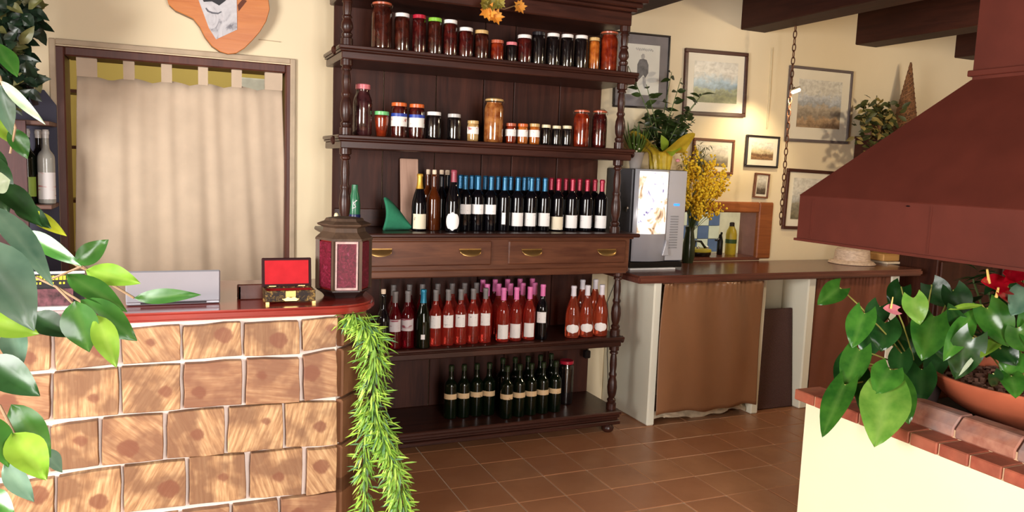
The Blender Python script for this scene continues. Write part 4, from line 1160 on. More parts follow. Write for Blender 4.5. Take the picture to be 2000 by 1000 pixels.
p = onZ(1662, 513, CTZ); p.y += 0.1
t = thing('straw_basket', 'round pale straw basket lying upside down on the worktop', 'basket', (onY(1664, 505, 4.2).x, 4.2, CTZ))
STR = NT('straw'); f = STR.noise(STR.coord(scale=(40, 40, 160)), 1, 2); STR.l(STR.ramp(f, [(0.3, lin((190, 160, 136))), (0.7, lin((232, 208, 184)))]), STR.b.inputs['Base Color']); STR.bump(f, 0.5, 0.006)
link('brim', MB().lathe([(0.155, 0.0), (0.165, 0.004), (0.15, 0.02), (0.125, 0.03)], 32).mesh('brim', True), STR.m, t)
link('crown', MB().lathe([(0.126, 0.028), (0.122, 0.06), (0.118, 0.1), (0.1, 0.115), (0, 0.118)], 32).mesh('crown', True), STR.m, t)
q = onY(1735, 500, 4.2)
t = thing('wooden_box', 'flat tan wooden box beside the straw basket on the worktop', 'box', (q.x+0.01, 4.22, CTZ))
link('box_body', MB().box(-0.15, 0.16, -0.1, 0.1, 0.022, 0.075).mesh('box_body', bevel=0.006), wood('tan_wood', (176, 126, 66), (208, 160, 98), 0.5, 'x'), t)
link('tray', MB().box(-0.12, 0.1, -0.11, 0.09, 0, 0.018).mesh('tray', bevel=0.004), plain('pale_tray', (222, 204, 176), 0.6), t)

# ------------------------------------------------------------------ hanging chain and small lamp
CXc = 3.80
tp, bt = onX(1550, 0, CXc), onX(1531, 440, CXc)
yc = 4.13
t = thing('hanging_chain', 'rusty iron chain hanging from a ceiling beam in front of the wall', 'chain', (CXc, yc, 1.25))
IRON = plain('rusty_iron', (98, 62, 44), 0.5, 0.25, 40, metal=0.6)
lk = MB(); pts = []
for k in range(17):
    a = 2*PI*k/16
    pts.append((0.011*math.cos(a), 0, 0.026*math.sin(a)))
lk.tube(pts, 0.0035, 6, cap=False); lkm = lk.mesh('link', True)
n = int((bmz-1.25)/0.043)+1
for k in range(n):
    o = link('link', lkm, IRON, t, (0.0, 0, k*0.043+0.0)); o.rotation_euler = (0, 0, (k % 2)*PI/2+0.4)
lp = onX(1549, 176, CXc)
t = thing('clip_lamp', 'small glowing spotlight clipped to the hanging chain', 'lamp', (CXc+0.015, yc-0.03, lp.z))
o = link('shade', MB().box(-0.04, 0.04, -0.012, 0.012, 0.004, 0.016).mesh('shade', bevel=0.003), plain('lamp_metal', (190, 180, 160), 0.3, metal=0.7), t); o.rotation_euler = (0, -0.35, 0)
o = link('bulb', MB().tube([(-0.036, 0, -0.004), (-0.03, 0, -0.006), (0.03, 0, -0.006), (0.036, 0, -0.004)], [0.006, 0.011, 0.011, 0.006], 10).mesh('bulb', True), plain('bulb_glow', (255, 240, 210), 0.4, emit=((255, 236, 200), 14)), t); o.rotation_euler = (0, -0.35, 0)
link('clamp', MB().tube([(-0.02, 0.03, 0.0), (0.0, 0.01, 0.02)], 0.005, 6).mesh('clamp', True), IRON, t)
L = bpy.data.lights.new('clip_lamp_light', 'SPOT'); L.energy = 16; L.color = (1, 0.8, 0.5); L.spot_size = 1.9; L.spot_blend = 0.9; L.shadow_soft_size = 0.03
lo = bpy.data.objects.new('clip_lamp_light', L); C.objects.link(lo); lo.location = (CXc-0.02, yc-0.05, lp.z-0.04)
lo.rotation_euler = (Vector((-0.12, 0.45, -0.6))).to_track_quat('-Z', 'Y').to_euler()

# ------------------------------------------------------------------ hood
HX0, HX1, HY0, HY1 = 2.40, 3.62, 1.05, 2.51
HOOD = plain('maroon_hood_metal', (88, 39, 29), 0.6, 0.14, 5, spec=0.2, bump=0.05)
hz0, hz1, hz2 = 1.296, 1.48, 1.947
fx0_, fx1_, fy0_, fy1_ = 2.80, 3.22, 1.47, 2.086
t = thing('extractor_hood', 'large maroon metal fireplace hood with tapering canopy and square flue', 'hood', ((HX0+HX1)/2, (HY0+HY1)/2, hz0))
TO = t.location
for nm, a in (('band', (HX0, HX0+0.012, HY0, HY1)), ('band', (HX1-0.012, HX1, HY0, HY1)), ('band', (HX0+0.012, HX1-0.012, HY1-0.012, HY1)), ('band', (HX0+0.012, HX1-0.012, HY0, HY0+0.012))):
    link(nm, MB().box(a[0], a[1], a[2], a[3], hz0, hz1).mesh(nm, off=TO, bevel=0.003), HOOD, t)
o = link('canopy', MB().frustum((HX0, HX1, HY0, HY1), hz1, (fx0_, fx1_, fy0_, fy1_), hz2).mesh('canopy', off=TO), HOOD, t)
sm = o.modifiers.new('Solidify', 'SOLIDIFY'); sm.thickness = 0.01; sm.offset = -1
link('flue', MB().box(fx0_, fx1_, fy0_, fy1_, hz2-0.01, ZC).mesh('flue', off=TO, bevel=0.004), HOOD, t)
link('collar', MB().box(fx0_-0.012, fx1_+0.012, fy0_-0.012, fy1_+0.012, hz2+0.012, hz2+0.035).mesh('collar', off=TO, bevel=0.003), HOOD, t)
link('bottom_lip', MB().box(HX0-0.008, HX0+0.004, HY0, HY1+0.006, hz0-0.006, hz0+0.004).box(HX0, HX1, HY1-0.004, HY1+0.006, hz0-0.006, hz0+0.004).mesh('bottom_lip', off=TO), HOOD, t)
for y in (2.43, 1.885):
    link('seam', MB().box(HX0-0.0025, HX0+0.001, y-0.003, y+0.003, hz0+0.01, hz1-0.01).mesh('seam', off=TO), HOOD, t)
link('rivet', MB().lathe([(0, 0), (0.008, 0.002), (0.006, 0.005), (0, 0.006)], 8).mesh('rivet', True), BLK, t, Vector((HX0-0.001, 1.98, 1.462))-TO)

# ------------------------------------------------------------------ hearth
RX0, RX1, RY0, RY1 = 2.40, 3.62, 0.95, 2.38
t = thing('hearth', 'raised white fireplace wall with brick coping around a sunken hearth', 'fireplace', ((RX0+RX1)/2, (RY0+RY1)/2, 0))
TO = t.location
HW = wall_mat('hearth_white', (246, 241, 204), 0.8)
link('side_wall', MB().box(RX0, RX0+0.16, RY0, RY1, 0, 0.622).mesh('side_wall', off=TO), HW, t)
link('side_wall', MB().box(RX1-0.16, RX1, RY0, RY1, 0, 0.622).mesh('side_wall', off=TO), HW, t)
link('end_wall', MB().box(RX0+0.16, RX1-0.16, RY1-0.16, RY1, 0, 0.622).mesh('end_wall', off=TO), HW, t)
link('end_wall', MB().box(RX0+0.16, RX1-0.16, RY0, RY0+0.16, 0, 0.622).mesh('end_wall', off=TO), HW, t)
SOOT = plain('sooty_floor', (44, 38, 36), 0.9)
link('hearth_floor', MB().box(RX0+0.16, RX1-0.16, RY0+0.16, RY1-0.16, 0.0, 0.64).mesh('hearth_floor', off=TO), SOOT, t)
def brick_mat(name, c1, c2, grey):
    bt = NT(name); oi = bt.n('ShaderNodeObjectInfo')
    f = bt.noise(bt.coord(rand=9.0), 22, 4); g = bt.noise(bt.coord(rand=5.0), 5, 3)
    c = bt.ramp(f, [(0.3, lin(c1)), (0.7, lin(c2))])
    c = bt.mix(bt.ramp(g, [(0.45, (0, 0, 0, 1)), (0.7, (0.8, 0.8, 0.8, 1))]), c, lin(grey))
    hs = bt.n('ShaderNodeHueSaturation'); mr = bt.n('ShaderNodeMapRange'); mr.inputs[3].default_value = 0.8; mr.inputs[4].default_value = 1.15
    bt.l(oi.outputs['Random'], mr.inputs[0]); bt.l(mr.outputs[0], hs.inputs['Value']); bt.l(c, hs.inputs['Color'])
    bt.l(hs.outputs[0], bt.b.inputs['Base Color']); bt.b.inputs['Roughness'].default_value = 0.7; bt.bump(f, 0.25, 0.006)
    return bt.m
BR1 = brick_mat('coping_brick', (150, 70, 48), (182, 96, 68), (150, 88, 64)); BR2 = brick_mat('upper_brick', (160, 96, 76), (196, 138, 112), (128, 118, 116))
MORT = plain('mortar', (214, 178, 142), 0.9, 0.1, 30)
zb0, zb1 = 0.622, 0.666
link('mortar_bed', MB().box(RX0+0.004, RX0+0.15, RY0, RY1+0.035, zb0, zb1-0.004).box(RX0+0.15, RX1, RY1-0.13, RY1+0.03, zb0, zb1-0.004).mesh('mortar_bed', off=TO), MORT, t)
bp = 0.1135
bme = MB().box(0, 0.14, 0.004, bp-0.004, 0, zb1-zb0).mesh('brick', bevel=0.004)
y = 2.33+bp-0.03
yy = 1.881+4*bp
k = 0
while yy > RY0:
    link('brick', bme, BR1, t, Vector((RX0-0.006+random.uniform(-0.002, 0.002), yy, zb0))-TO); yy -= bp
bme2 = MB().box(0.004, bp-0.004, 0, 0.14, 0, zb1-zb0).mesh('brick', bevel=0.004)
xx = RX0+0.145
while xx < RX1-bp:
    link('brick', bme2, BR1, t, Vector((xx, RY1-0.11, zb0))-TO); xx += bp
# inner course, bevelled bricks
L2b = 0.22
def bev_brick(L_):
    pr = [(0, 0), (0.10, 0), (0.10, 0.075), (0.035, 0.075), (0, 0.035)]
    mb = MB(); n_ = len(pr)
    for yv in (0.003, L_-0.003):
        for a, b in pr: mb.v.append((a, yv, b))
    mb.f = [tuple(range(n_)), tuple(range(2*n_-1, n_-1, -1))]+[(i, (i+1) % n_, n_+(i+1) % n_, n_+i) for i in range(n_)]
    return mb.mesh('brick', bevel=0.005)
b2m = bev_brick(L2b)
yy = 1.568
while yy < 2.0: yy += L2b
yy -= L2b
top_y = yy+L2b
while yy > RY0:
    link('brick', b2m, BR2, t, Vector((RX0+0.095, yy, zb1))-TO); yy -= L2b
link('mortar_joint', MB().box(RX0+0.1, RX0+0.19, RY0, top_y, zb1-0.002, zb1+0.028).mesh('mortar_joint', off=TO), MORT, t)

# ------------------------------------------------------------------ terracotta bowl with red anthuriums
bc = onZ(2012, 737, 0.82); bz = 0.64
TER = plain('terracotta_bowl', (182, 96, 66), 0.5, 0.08, 7)
t = thing('anthurium_bowl', 'wide terracotta bowl planted with red anthuriums on the hearth', 'potted plant', (bc.x, bc.y, bz))
BR = 0.36; bh = 0.82-bz
bowl = [(0, 0), (0.13, 0), (0.17, 0.01), (0.26, 0.06), (0.325, 0.115), (BR-0.005, bh-0.02), (BR, bh-0.008), (BR-0.006, bh), (BR-0.018, bh), (BR-0.025, bh-0.02), (0.30, bh-0.05), (0, bh-0.05)]
link('bowl', MB().lathe(bowl, 48).mesh('bowl', True), TER, t)
BARK = plain('bark_chip', (112, 76, 60), 0.85, 0.35, 30)
chips = MB(); rb = random.Random(4)
for k in range(420):
    a = rb.uniform(0, 2*PI); r = math.sqrt(rb.random())*0.305; s = rb.uniform(0.010, 0.022)
    c = Vector((r*math.cos(a), r*math.sin(a), bh-0.046+rb.uniform(-0.004, 0.014)))
    vs = [c+Vector((rb.uniform(-s, s), rb.uniform(-s, s), rb.uniform(-0.5, 0.5)*s)) for _ in range(5)]
    b = len(chips.v); ax = Vector((rb.uniform(-1, 1), rb.uniform(-1, 1), rb.uniform(-.3, .3))).normalized(); sd = ax.cross(Vector((0, 0, 1))).normalized(); up = sd.cross(ax)
    for i, (p, q, w_) in enumerate(((-1, -.6, 0), (1, -.5, 0), (.9, .5, 0), (-.8, .6, 0), (-.7, -.4, .6), (.7, -.4, .6), (.7, .4, .5), (-.6, .4, .6))):
        chips.v.append(tuple(c+ax*(p*s)+sd*(q*s)+up*(w_*s)))
    chips.f += [tuple(b+i for i in q) for q in ((0, 3, 2, 1), (4, 5, 6, 7), (0, 1, 5, 4), (1, 2, 6, 5), (2, 3, 7, 6), (3, 0, 4, 7))]
stuff(link('bark_mulch', chips.mesh('bark_mulch'), BARK, t))
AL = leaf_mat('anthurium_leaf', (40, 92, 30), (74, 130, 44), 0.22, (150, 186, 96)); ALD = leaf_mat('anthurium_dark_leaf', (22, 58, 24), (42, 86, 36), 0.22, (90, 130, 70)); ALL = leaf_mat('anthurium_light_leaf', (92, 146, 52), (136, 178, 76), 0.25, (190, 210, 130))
def pleaf(par, b, tpx, wpx, Db, Dt, mat, kind='heart', nrm=None, **kw):
    B, T_ = onD(b[0], b[1], Db), onD(tpx[0], tpx[1], Dt)
    width = wpx*((Db+Dt)/2)/F
    n = Vector(nrm) if nrm else (CP-(B+T_)/2).normalized()+Vector((random.uniform(-.35, .35), random.uniform(-.2, .2), random.uniform(0.0, .5)))
    return leaf_obj(par, B, T_, width, n, mat, kind, **kw), B
def stemlines(par, pairs, mat, r=0.003, name='stems'):
    mb = MB()
    for a, b in pairs:
        a, b = Vector(a), Vector(b); mid = (a+b)/2+Vector((0, 0, 0.35*abs(b.z-a.z)*0.3+0.01))
        pts = [a*(1-s)*(1-s)+mid*2*s*(1-s)+b*s*s for s in (0, .25, .5, .75, 1)]
        mb.tube([p-Vector(par.location) for p in pts], r, 6)
    return link(name, mb.mesh(name, True), mat, par)
STEM = plain('leaf_stem', (150, 150, 72), 0.5)
root = Vector((bc.x-0.02, bc.y+0.0, bz+bh-0.05))
prs = []
DB = 2.75
for b, tp_, w_, m_, kd in (((1905, 604), (1846, 700), 42, AL, 'lance'), ((1900, 660), (1862, 742), 62, ALD, 'heart'), ((1928, 602), (1974, 676), 66, AL, 'heart'), ((2004, 570), (1978, 612), 50, G_GY, 'heart'),
                      ((1950, 672), (1985, 712), 50, ALD, 'heart'), ((1995, 690), (1958, 735), 55, AL, 'heart'), ((1940, 730), (1952, 758), 30, G_DK, 'heart'), ((1975, 735), (1985, 772), 46, AL, 'heart'), ((1990, 640), (2010, 690), 60, AL, 'heart'),
                      ((2020, 620), (2040, 700), 70, AL, 'heart'), ((2030, 700), (2060, 760), 60, ALD, 'heart'), ((1918, 596), (1855, 600), 14, G_LT, 'lance'), ((1945, 668), (1918, 690), 26, G_LT, 'heart'), ((1880, 640), (1855, 600), 34, ALD, 'heart'), ((1960, 610), (2000, 640), 50, ALD, 'heart')):
    o, B = pleaf(t, b, tp_, w_, DB+random.uniform(-.08, .08), DB+random.uniform(-.12, .02), m_, kd)
    prs.append((root+Vector((random.uniform(-.05, .05), random.uniform(-.05, .05), 0)), B))
o, B = pleaf(t, (1908, 690), (1874, 732), 8, DB-0.05, DB-0.08, G_PALE, 'lance')
RED = leaf_mat('red_spathe', (150, 8, 26), (190, 20, 40), 0.18, (120, 6, 20))
YSP = plain('yellow_spadix', (232, 196, 110), 0.6)
for (b, tp_, w_, sp0, sp1) in (((1968, 560), (1912, 552), 44, (1932, 553), (1928, 526)), ((1994, 548), (1955, 535), 40, None, None), ((1975, 590), (1942, 572), 28, (1946, 580), (1950, 562)), ((2000, 530), (1958, 556), 30, None, None)):
    o, B = pleaf(t, b, tp_, w_, DB-0.04, DB-0.1, RED, 'heart', nrm=(-0.55, -0.6, 0.55), curl=-0.05); o.name = 'spathe'
    prs.append((root, B))
    if sp0:
        link('spadix', MB().tube([onD(*sp0, DB-0.08)-t.location, onD(*sp1, DB-0.1)-t.location], [0.0055, 0.0035], 8).mesh('spadix', True), YSP, t)
stemlines(t, prs, STEM)
# left anthurium in a dark pot with drooping leaves
pc_ = Vector((2.76, 2.16, 0.64))
t = thing('drooping_anthurium', 'anthurium with long drooping heart leaves and one pink flower over the hearth edge', 'potted plant', pc_)
link('pot', MB().lathe([(0, 0), (0.07, 0), (0.1, 0.12), (0.105, 0.13), (0.095, 0.13), (0.09, 0.11), (0, 0.11)], 22).mesh('pot', True), plain('dark_pot', (58, 44, 40), 0.6), t)
rt = pc_+Vector((0, 0, 0.13)); prs = []
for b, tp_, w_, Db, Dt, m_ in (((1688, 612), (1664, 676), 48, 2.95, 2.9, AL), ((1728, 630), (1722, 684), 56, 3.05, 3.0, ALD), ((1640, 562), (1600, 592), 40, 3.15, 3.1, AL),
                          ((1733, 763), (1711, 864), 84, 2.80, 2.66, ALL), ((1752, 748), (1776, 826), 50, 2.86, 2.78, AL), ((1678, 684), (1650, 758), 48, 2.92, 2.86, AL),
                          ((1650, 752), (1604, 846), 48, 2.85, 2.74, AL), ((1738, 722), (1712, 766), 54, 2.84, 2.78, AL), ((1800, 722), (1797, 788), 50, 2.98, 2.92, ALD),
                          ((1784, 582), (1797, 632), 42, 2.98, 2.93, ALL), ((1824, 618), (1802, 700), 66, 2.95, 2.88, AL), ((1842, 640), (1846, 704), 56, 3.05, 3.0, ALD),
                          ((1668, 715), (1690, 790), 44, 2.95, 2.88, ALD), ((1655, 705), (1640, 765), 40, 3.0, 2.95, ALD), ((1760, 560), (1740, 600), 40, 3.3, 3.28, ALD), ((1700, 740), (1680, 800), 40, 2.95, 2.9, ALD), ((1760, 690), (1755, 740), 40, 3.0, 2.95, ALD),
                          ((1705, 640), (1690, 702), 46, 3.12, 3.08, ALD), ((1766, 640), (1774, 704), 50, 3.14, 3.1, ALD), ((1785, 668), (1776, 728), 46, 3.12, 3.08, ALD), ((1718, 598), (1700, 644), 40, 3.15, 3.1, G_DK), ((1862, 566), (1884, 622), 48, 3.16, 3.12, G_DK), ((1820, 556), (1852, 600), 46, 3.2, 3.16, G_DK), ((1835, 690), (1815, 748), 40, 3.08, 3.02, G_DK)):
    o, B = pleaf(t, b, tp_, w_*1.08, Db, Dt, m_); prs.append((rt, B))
o, B = pleaf(t, (1752, 606), (1722, 603), 22, 2.9, 2.88, leaf_mat('pink_spathe', (214, 110, 124), (236, 150, 158), 0.3), 'heart', nrm=(-0.5, -0.7, 0.5), curl=-0.1); o.name = 'spathe'; prs.append((rt, B))
link('spadix', MB().tube([onD(1740, 603, 2.88)-t.location, onD(1744, 580, 2.88)-t.location], [0.004, 0.002], 8).mesh('spadix', True), YSP, t)
stemlines(t, prs, STEM)
# dark foliage plant further back
pq = Vector((3.25, 2.15, 0.64))
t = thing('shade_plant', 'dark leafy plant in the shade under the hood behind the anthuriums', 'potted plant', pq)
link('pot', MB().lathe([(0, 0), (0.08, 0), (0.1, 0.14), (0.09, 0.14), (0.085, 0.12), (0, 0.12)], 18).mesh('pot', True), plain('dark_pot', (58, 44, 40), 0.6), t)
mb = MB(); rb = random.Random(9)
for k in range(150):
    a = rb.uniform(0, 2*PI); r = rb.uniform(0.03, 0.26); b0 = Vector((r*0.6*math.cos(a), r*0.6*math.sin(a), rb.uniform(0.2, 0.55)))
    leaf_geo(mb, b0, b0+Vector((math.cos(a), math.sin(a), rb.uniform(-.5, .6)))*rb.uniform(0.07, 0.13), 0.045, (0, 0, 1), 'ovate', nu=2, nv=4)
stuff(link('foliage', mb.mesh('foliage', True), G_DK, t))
mb = MB()
for k in range(10):
    a = k*0.63; mb.tube([(0, 0, 0.12), (0.08*math.cos(a), 0.08*math.sin(a), 0.35), (0.14*math.cos(a), 0.14*math.sin(a), 0.5)], 0.004, 5)
link('stems', mb.mesh('stems', True), plain('green_stem', (80, 100, 50), 0.6), t)

# ------------------------------------------------------------------ shelf top plant and wicker cone at far right
sz = onY(1690, 268, 4.2).z
xs0 = onY(1668, 280, WY).x
o = link('dark_cabinet', MB().box(xs0, xs0+1.1, 4.12, WY-0.004, 1.42, sz).box(xs0-0.01, xs0+1.11, 4.105, WY-0.004, sz, sz+0.02).mesh('dark_cabinet', bevel=0.004), DARKWZ); tag(o, 'dark wooden wall cabinet mostly hidden behind the hood', 'cabinet')
t = thing('low_cupboard', 'low dark cupboard in the corner beyond the service counter', 'cupboard', (5.6, 4.1, 0))
link('body', MB().box(-0.65, 0.65, -0.3, 0.33, 0.05, 1.05).mesh('body', bevel=0.006), DARKWZ, t); link('top', MB().box(-0.68, 0.68, -0.33, 0.34, 1.05, 1.08).mesh('top', bevel=0.006), DARKW, t); link('plinth', MB().box(-0.62, 0.62, -0.27, 0.32, 0, 0.05).mesh('plinth'), DARKW, t)
for x in (-0.33, 0.33):
    d = link('door', MB().box(x-0.3, x+0.3, -0.32, -0.302, 0.1, 1.0).mesh('door', bevel=0.006), DARKWZ, t); link('knob', MB().lathe([(0, 0), (0.012, 0.004), (0.014, 0.014), (0, 0.02)], 10, (x*0.2, -0.33, 0.6)).mesh('knob', True), BRASS, d)
t = thing('cascading_plant', 'bushy variegated plant spilling over the dark cabinet', 'potted plant', (onY(1712, 260, 4.2).x, 4.25, sz+0.02))
link('pot', MB().lathe([(0, 0), (0.06, 0), (0.08, 0.1), (0.07, 0.1), (0, 0.09)], 16).mesh('pot', True), plain('brown_pot', (110, 70, 50), 0.6), t)
mbs = [MB(), MB()]; rb = random.Random(3)
for k in range(300):
    x, y = rb.gauss(1712, 21), rb.gauss(238, 24)
    if x < 1668 or y < 192: continue
    c = onY(x, y, rb.uniform(4.08, 4.3))-t.location
    a = rb.uniform(0, 2*PI); d = Vector((math.cos(a), math.sin(a)*0.6, rb.uniform(-.8, .6))).normalized()
    leaf_geo(mbs[0 if rb.random() < 0.68 else 1], c, c+d*rb.uniform(0.05, 0.085), 0.034, (rb.uniform(-.5, .5), -1, rb.uniform(0, 1)), 'ovate', nu=2, nv=4)
stuff(link('foliage', mbs[0].mesh('foliage', True), leaf_mat('shelf_leaf', (46, 56, 26), (84, 88, 44), 0.5), t)); stuff(link('variegated_leaves', mbs[1].mesh('variegated_leaves', True), leaf_mat('variegated_leaf', (150, 130, 60), (186, 170, 110), 0.5), t))
WK = NT('wicker'); f = WK.noise(WK.coord(scale=(60, 60, 26)), 1, 3, 0.6, 2.0); WK.l(WK.ramp(f, [(0.35, lin((64, 36, 22))), (0.6, lin((146, 100, 60)))]), WK.b.inputs['Base Color']); WK.b.inputs['Roughness'].default_value = 0.7; WK.bump(f, 1.0, 0.02)
ctp = onY(1781, 122, 4.27)
t = thing('wicker_cone', 'tall slim wicker cone standing on the dark cabinet', 'ornament', (ctp.x-0.01, 4.27, sz+0.02))
hc = ctp.z-sz-0.02
link('cone', MB().lathe([(0, 0), (0.10, 0), (0.1, 0.01), (0.006, hc), (0, hc)], 24).mesh('cone', True), WK.m, t)
mb = MB()
for k in range(5):
    pts = [((0.1*(1-s/40)+0.003)*math.cos(s*0.5+k*1.26), (0.1*(1-s/40)+0.003)*math.sin(s*0.5+k*1.26), hc*s/40+0.004) for s in range(40)]
    mb.tube(pts, 0.004, 5)
link('woven_strands', mb.mesh('woven_strands', True), plain('willow', (130, 86, 52), 0.7, 0.3, 30), t)

# ------------------------------------------------------------------ bar counter of log ends
BY = 2.725; BTZ = 1.043
cxr = onY(662, 800, BY).x
ch0, ch1 = Vector((cxr, BY)), Vector((cxr+0.125, BY+0.15))
BXL = -1.35
t = thing('log_bar', 'bar counter faced with sawn log ends set in white mortar', 'bar counter', ((BXL+cxr)/2, BY+0.3, 0))
TO = t.location
MW = plain('white_mortar', (240, 226, 216), 0.85, 0.06, 20)
core = [(BXL, BY+0.022), (cxr-0.008, BY+0.022), (ch1.x-0.02, ch1.y+0.005), (ch1.x-0.02, BY+0.62), (BXL, BY+0.62)]
link('core', MB().prism(core, 0, 1.012, 'z').mesh('core', off=TO), MW, t)
def log_mat():
    m_ = NT('log_end_grain')
    oi = m_.n('ShaderNodeObjectInfo')
    tc = m_.n('ShaderNodeTexCoord')
    # heart of the log: a reddish disc a little off the block centre
    wn = m_.n('ShaderNodeTexWhiteNoise', noise_dimensions='1D'); m_.l(oi.outputs['Random'], wn.inputs['W'])
    mp_ = m_.n('ShaderNodeMapping'); m_.l(tc.outputs['Object'], mp_.inputs['Vector'])
    vm = m_.n('ShaderNodeVectorMath', operation='MULTIPLY_ADD'); vm.inputs[1].default_value = (0.09, 0.0, 0.055); vm.inputs[2].default_value = (-0.045, 0, -0.0275)
    m_.l(wn.outputs['Color'], vm.inputs[0]); m_.l(vm.outputs[0], mp_.inputs['Location'])
    nz = m_.noise(mp_.outputs[0], 30, 3)
    ln = m_.n('ShaderNodeVectorMath', operation='LENGTH'); sc2 = m_.n('ShaderNodeVectorMath', operation='MULTIPLY'); sc2.inputs[1].default_value = (1, 0.05, 1.12)
    m_.l(mp_.outputs[0], sc2.inputs[0]); m_.l(sc2.outputs[0], ln.inputs[0])
    ad = m_.n('ShaderNodeMath', operation='MULTIPLY_ADD'); ad.inputs[1].default_value = 0.03; m_.l(nz, ad.inputs[0]); m_.l(ln.outputs['Value'], ad.inputs[2])
    sr_ = m_.n('ShaderNodeSeparateColor'); m_.l(wn.outputs['Color'], sr_.inputs[0]); hz_ = m_.n('ShaderNodeMath', operation='MULTIPLY_ADD'); hz_.inputs[1].default_value = 0.02; m_.l(sr_.outputs[1], hz_.inputs[0]); m_.l(ad.outputs[0], hz_.inputs[2])
    heart = m_.ramp(hz_.outputs[0], [(0.046, (1, 1, 1, 1)), (0.053, (0, 0, 0, 1))])
    rings = m_.n('ShaderNodeMath', operation='SINE'); rs = m_.n('ShaderNodeMath', operation='MULTIPLY'); rs.inputs[1].default_value = 900; m_.l(ad.outputs[0], rs.inputs[0]); m_.l(rs.outputs[0], rings.inputs[0])
    # saw streaks with a random direction
    mp3 = m_.n('ShaderNodeMapping'); m_.l(tc.outputs['Object'], mp3.inputs['Vector']); mp2 = m_.n('ShaderNodeMapping'); m_.l(mp3.outputs[0], mp2.inputs['Vector']); mp2.inputs['Scale'].default_value = (70, 10, 8)
    ro = m_.n('ShaderNodeCombineXYZ'); rm = m_.n('ShaderNodeMath', operation='MULTIPLY_ADD'); rm.inputs[1].default_value = 2.2; rm.inputs[2].default_value = -0.6
    m_.l(wn.outputs['Value'], rm.inputs[0]); m_.l(rm.outputs[0], ro.inputs['Y']); m_.l(ro.outputs[0], mp3.inputs['Rotation'])
    st = m_.noise(mp2.outputs[0], 1.0, 4, 0.6)
    bl = m_.noise(m_.coord(scale=(9, 9, 9), rand=8.0), 1.0, 3)
    c = m_.ramp(st, [(0.25, lin((106, 72, 46))), (0.45, lin((166, 126, 86))), (0.7, lin((208, 172, 126)))])
    c = m_.mix(m_.ramp(bl, [(0.42, (0, 0, 0, 1)), (0.58, (0.85, 0.85, 0.85, 1))]), c, lin((118, 82, 56)))
    c = m_.mix(m_.ramp(wn.outputs['Value'], [(0.3, (0, 0, 0, 1)), (1.0, (0.55, 0.55, 0.55, 1))]), c, lin((132, 86, 64)))
    hm = m_.n('ShaderNodeMath', operation='MULTIPLY'); hm.inputs[1].default_value = 0.85; m_.l(heart, hm.inputs[0])
    c = m_.mix(hm.outputs[0], c, lin((118, 70, 48)))
    m_.l(c, m_.b.inputs['Base Color']); m_.b.inputs['Roughness'].default_value = 0.6
    m_.bump(st, 0.25, 0.004)
    return m_.m
LOG = log_mat()
def log_block(quad_px, jit=0.0):
    P = [onY(x, y, BY) for x, y in quad_px]      # tl tr br bl
    log_world([(p.x, p.z) for p in P])
def log_world(P):
    cx_ = sum(p[0] for p in P)/4; cz_ = sum(p[1] for p in P)/4
    dep = random.uniform(0.0, 0.006)
    poly = []
    for i in range(4):
        a, b = P[i], P[(i+1) % 4]
        poly.append(a)
        for s in (0.35, 0.7):
            nx_, nz_ = b[1]-a[1], -(b[0]-a[0]); l_ = math.hypot(nx_, nz_)+1e-6
            j = random.uniform(-0.003, 0.002)
            poly.append((a[0]+(b[0]-a[0])*s+nx_/l_*j, a[1]+(b[1]-a[1])*s+nz_/l_*j))
    mb = MB().prism([(p[0]-cx_, p[1]-cz_) for p in poly], -dep-0.004, 0.05, 'y')
    link('log_block', mb.mesh('log_block', bevel=0.002), LOG, t, Vector((cx_, BY, cz_))-TO)
R1t = lambda x: 650-(x-0)*0.040
ROWS = []
def rowpx(joints, top, bot, gap=4.6):
    for (a, b) in zip(joints[:-1], joints[1:]):
        g = gap
        j_ = [random.uniform(-2.5, 2.5) for _ in range(8)]
        log_block([(a+g+j_[0], top(a+g)+j_[1]), (b-g+j_[2], top(b-g)+j_[3]), (b-g+j_[4], bot(b-g)-4+j_[5]), (a+g+j_[6], bot(a+g)-4+j_[7])])
def interp(pts):
    def f(x):
        for (x0, y0), (x1, y1) in zip(pts[:-1], pts[1:]):
            if x <= x1 or (x1, y1) == pts[-1]:
                return y0+(y1-y0)*(x-x0)/(x1-x0)
    return f
T1 = interp([(-200, 668), (100, 652), (352, 637), (585, 625), (662, 620)])
B1 = interp([(-200, 748), (57, 730), (232, 714), (352, 708), (475, 699), (585, 692), (662, 679)])
T2 = interp([(-200, 756), (57, 735), (232, 720), (352, 713), (475, 704), (585, 697), (662, 684)])
B2 = interp([(-200, 862), (103, 822), (232, 812), (352, 803), (475, 792), (585, 786), (662, 778)])
T3 = interp([(-200, 868), (100, 836), (191, 820), (321, 808), (440, 797), (552, 789), (662, 784)])
B3 = interp([(-200, 960), (100, 924), (191, 912), (321, 899), (440, 888), (552, 879), (662, 869)])
T4 = interp([(-200, 972), (107, 933), (240, 914), (365, 896), (483, 884), (594, 877), (662, 873)])
B4 = interp([(-200, 1062), (107, 1018), (240, 1006), (365, 990), (483, 978), (594, 969), (662, 961)])
rowpx([-150, -25, 104, 235, 356, 475, 588, 662], T1, B1)
rowpx([-140, -28, 102, 234, 357, 476, 588, 662], T2, B2)
rowpx([-130, -30, 97, 196, 322, 442, 555, 662], T3, B3)
rowpx([-140, -20, 110, 240, 366, 484, 594, 660], T4, B4)
zlo = onY(300, 1004, BY).z
zz = zlo
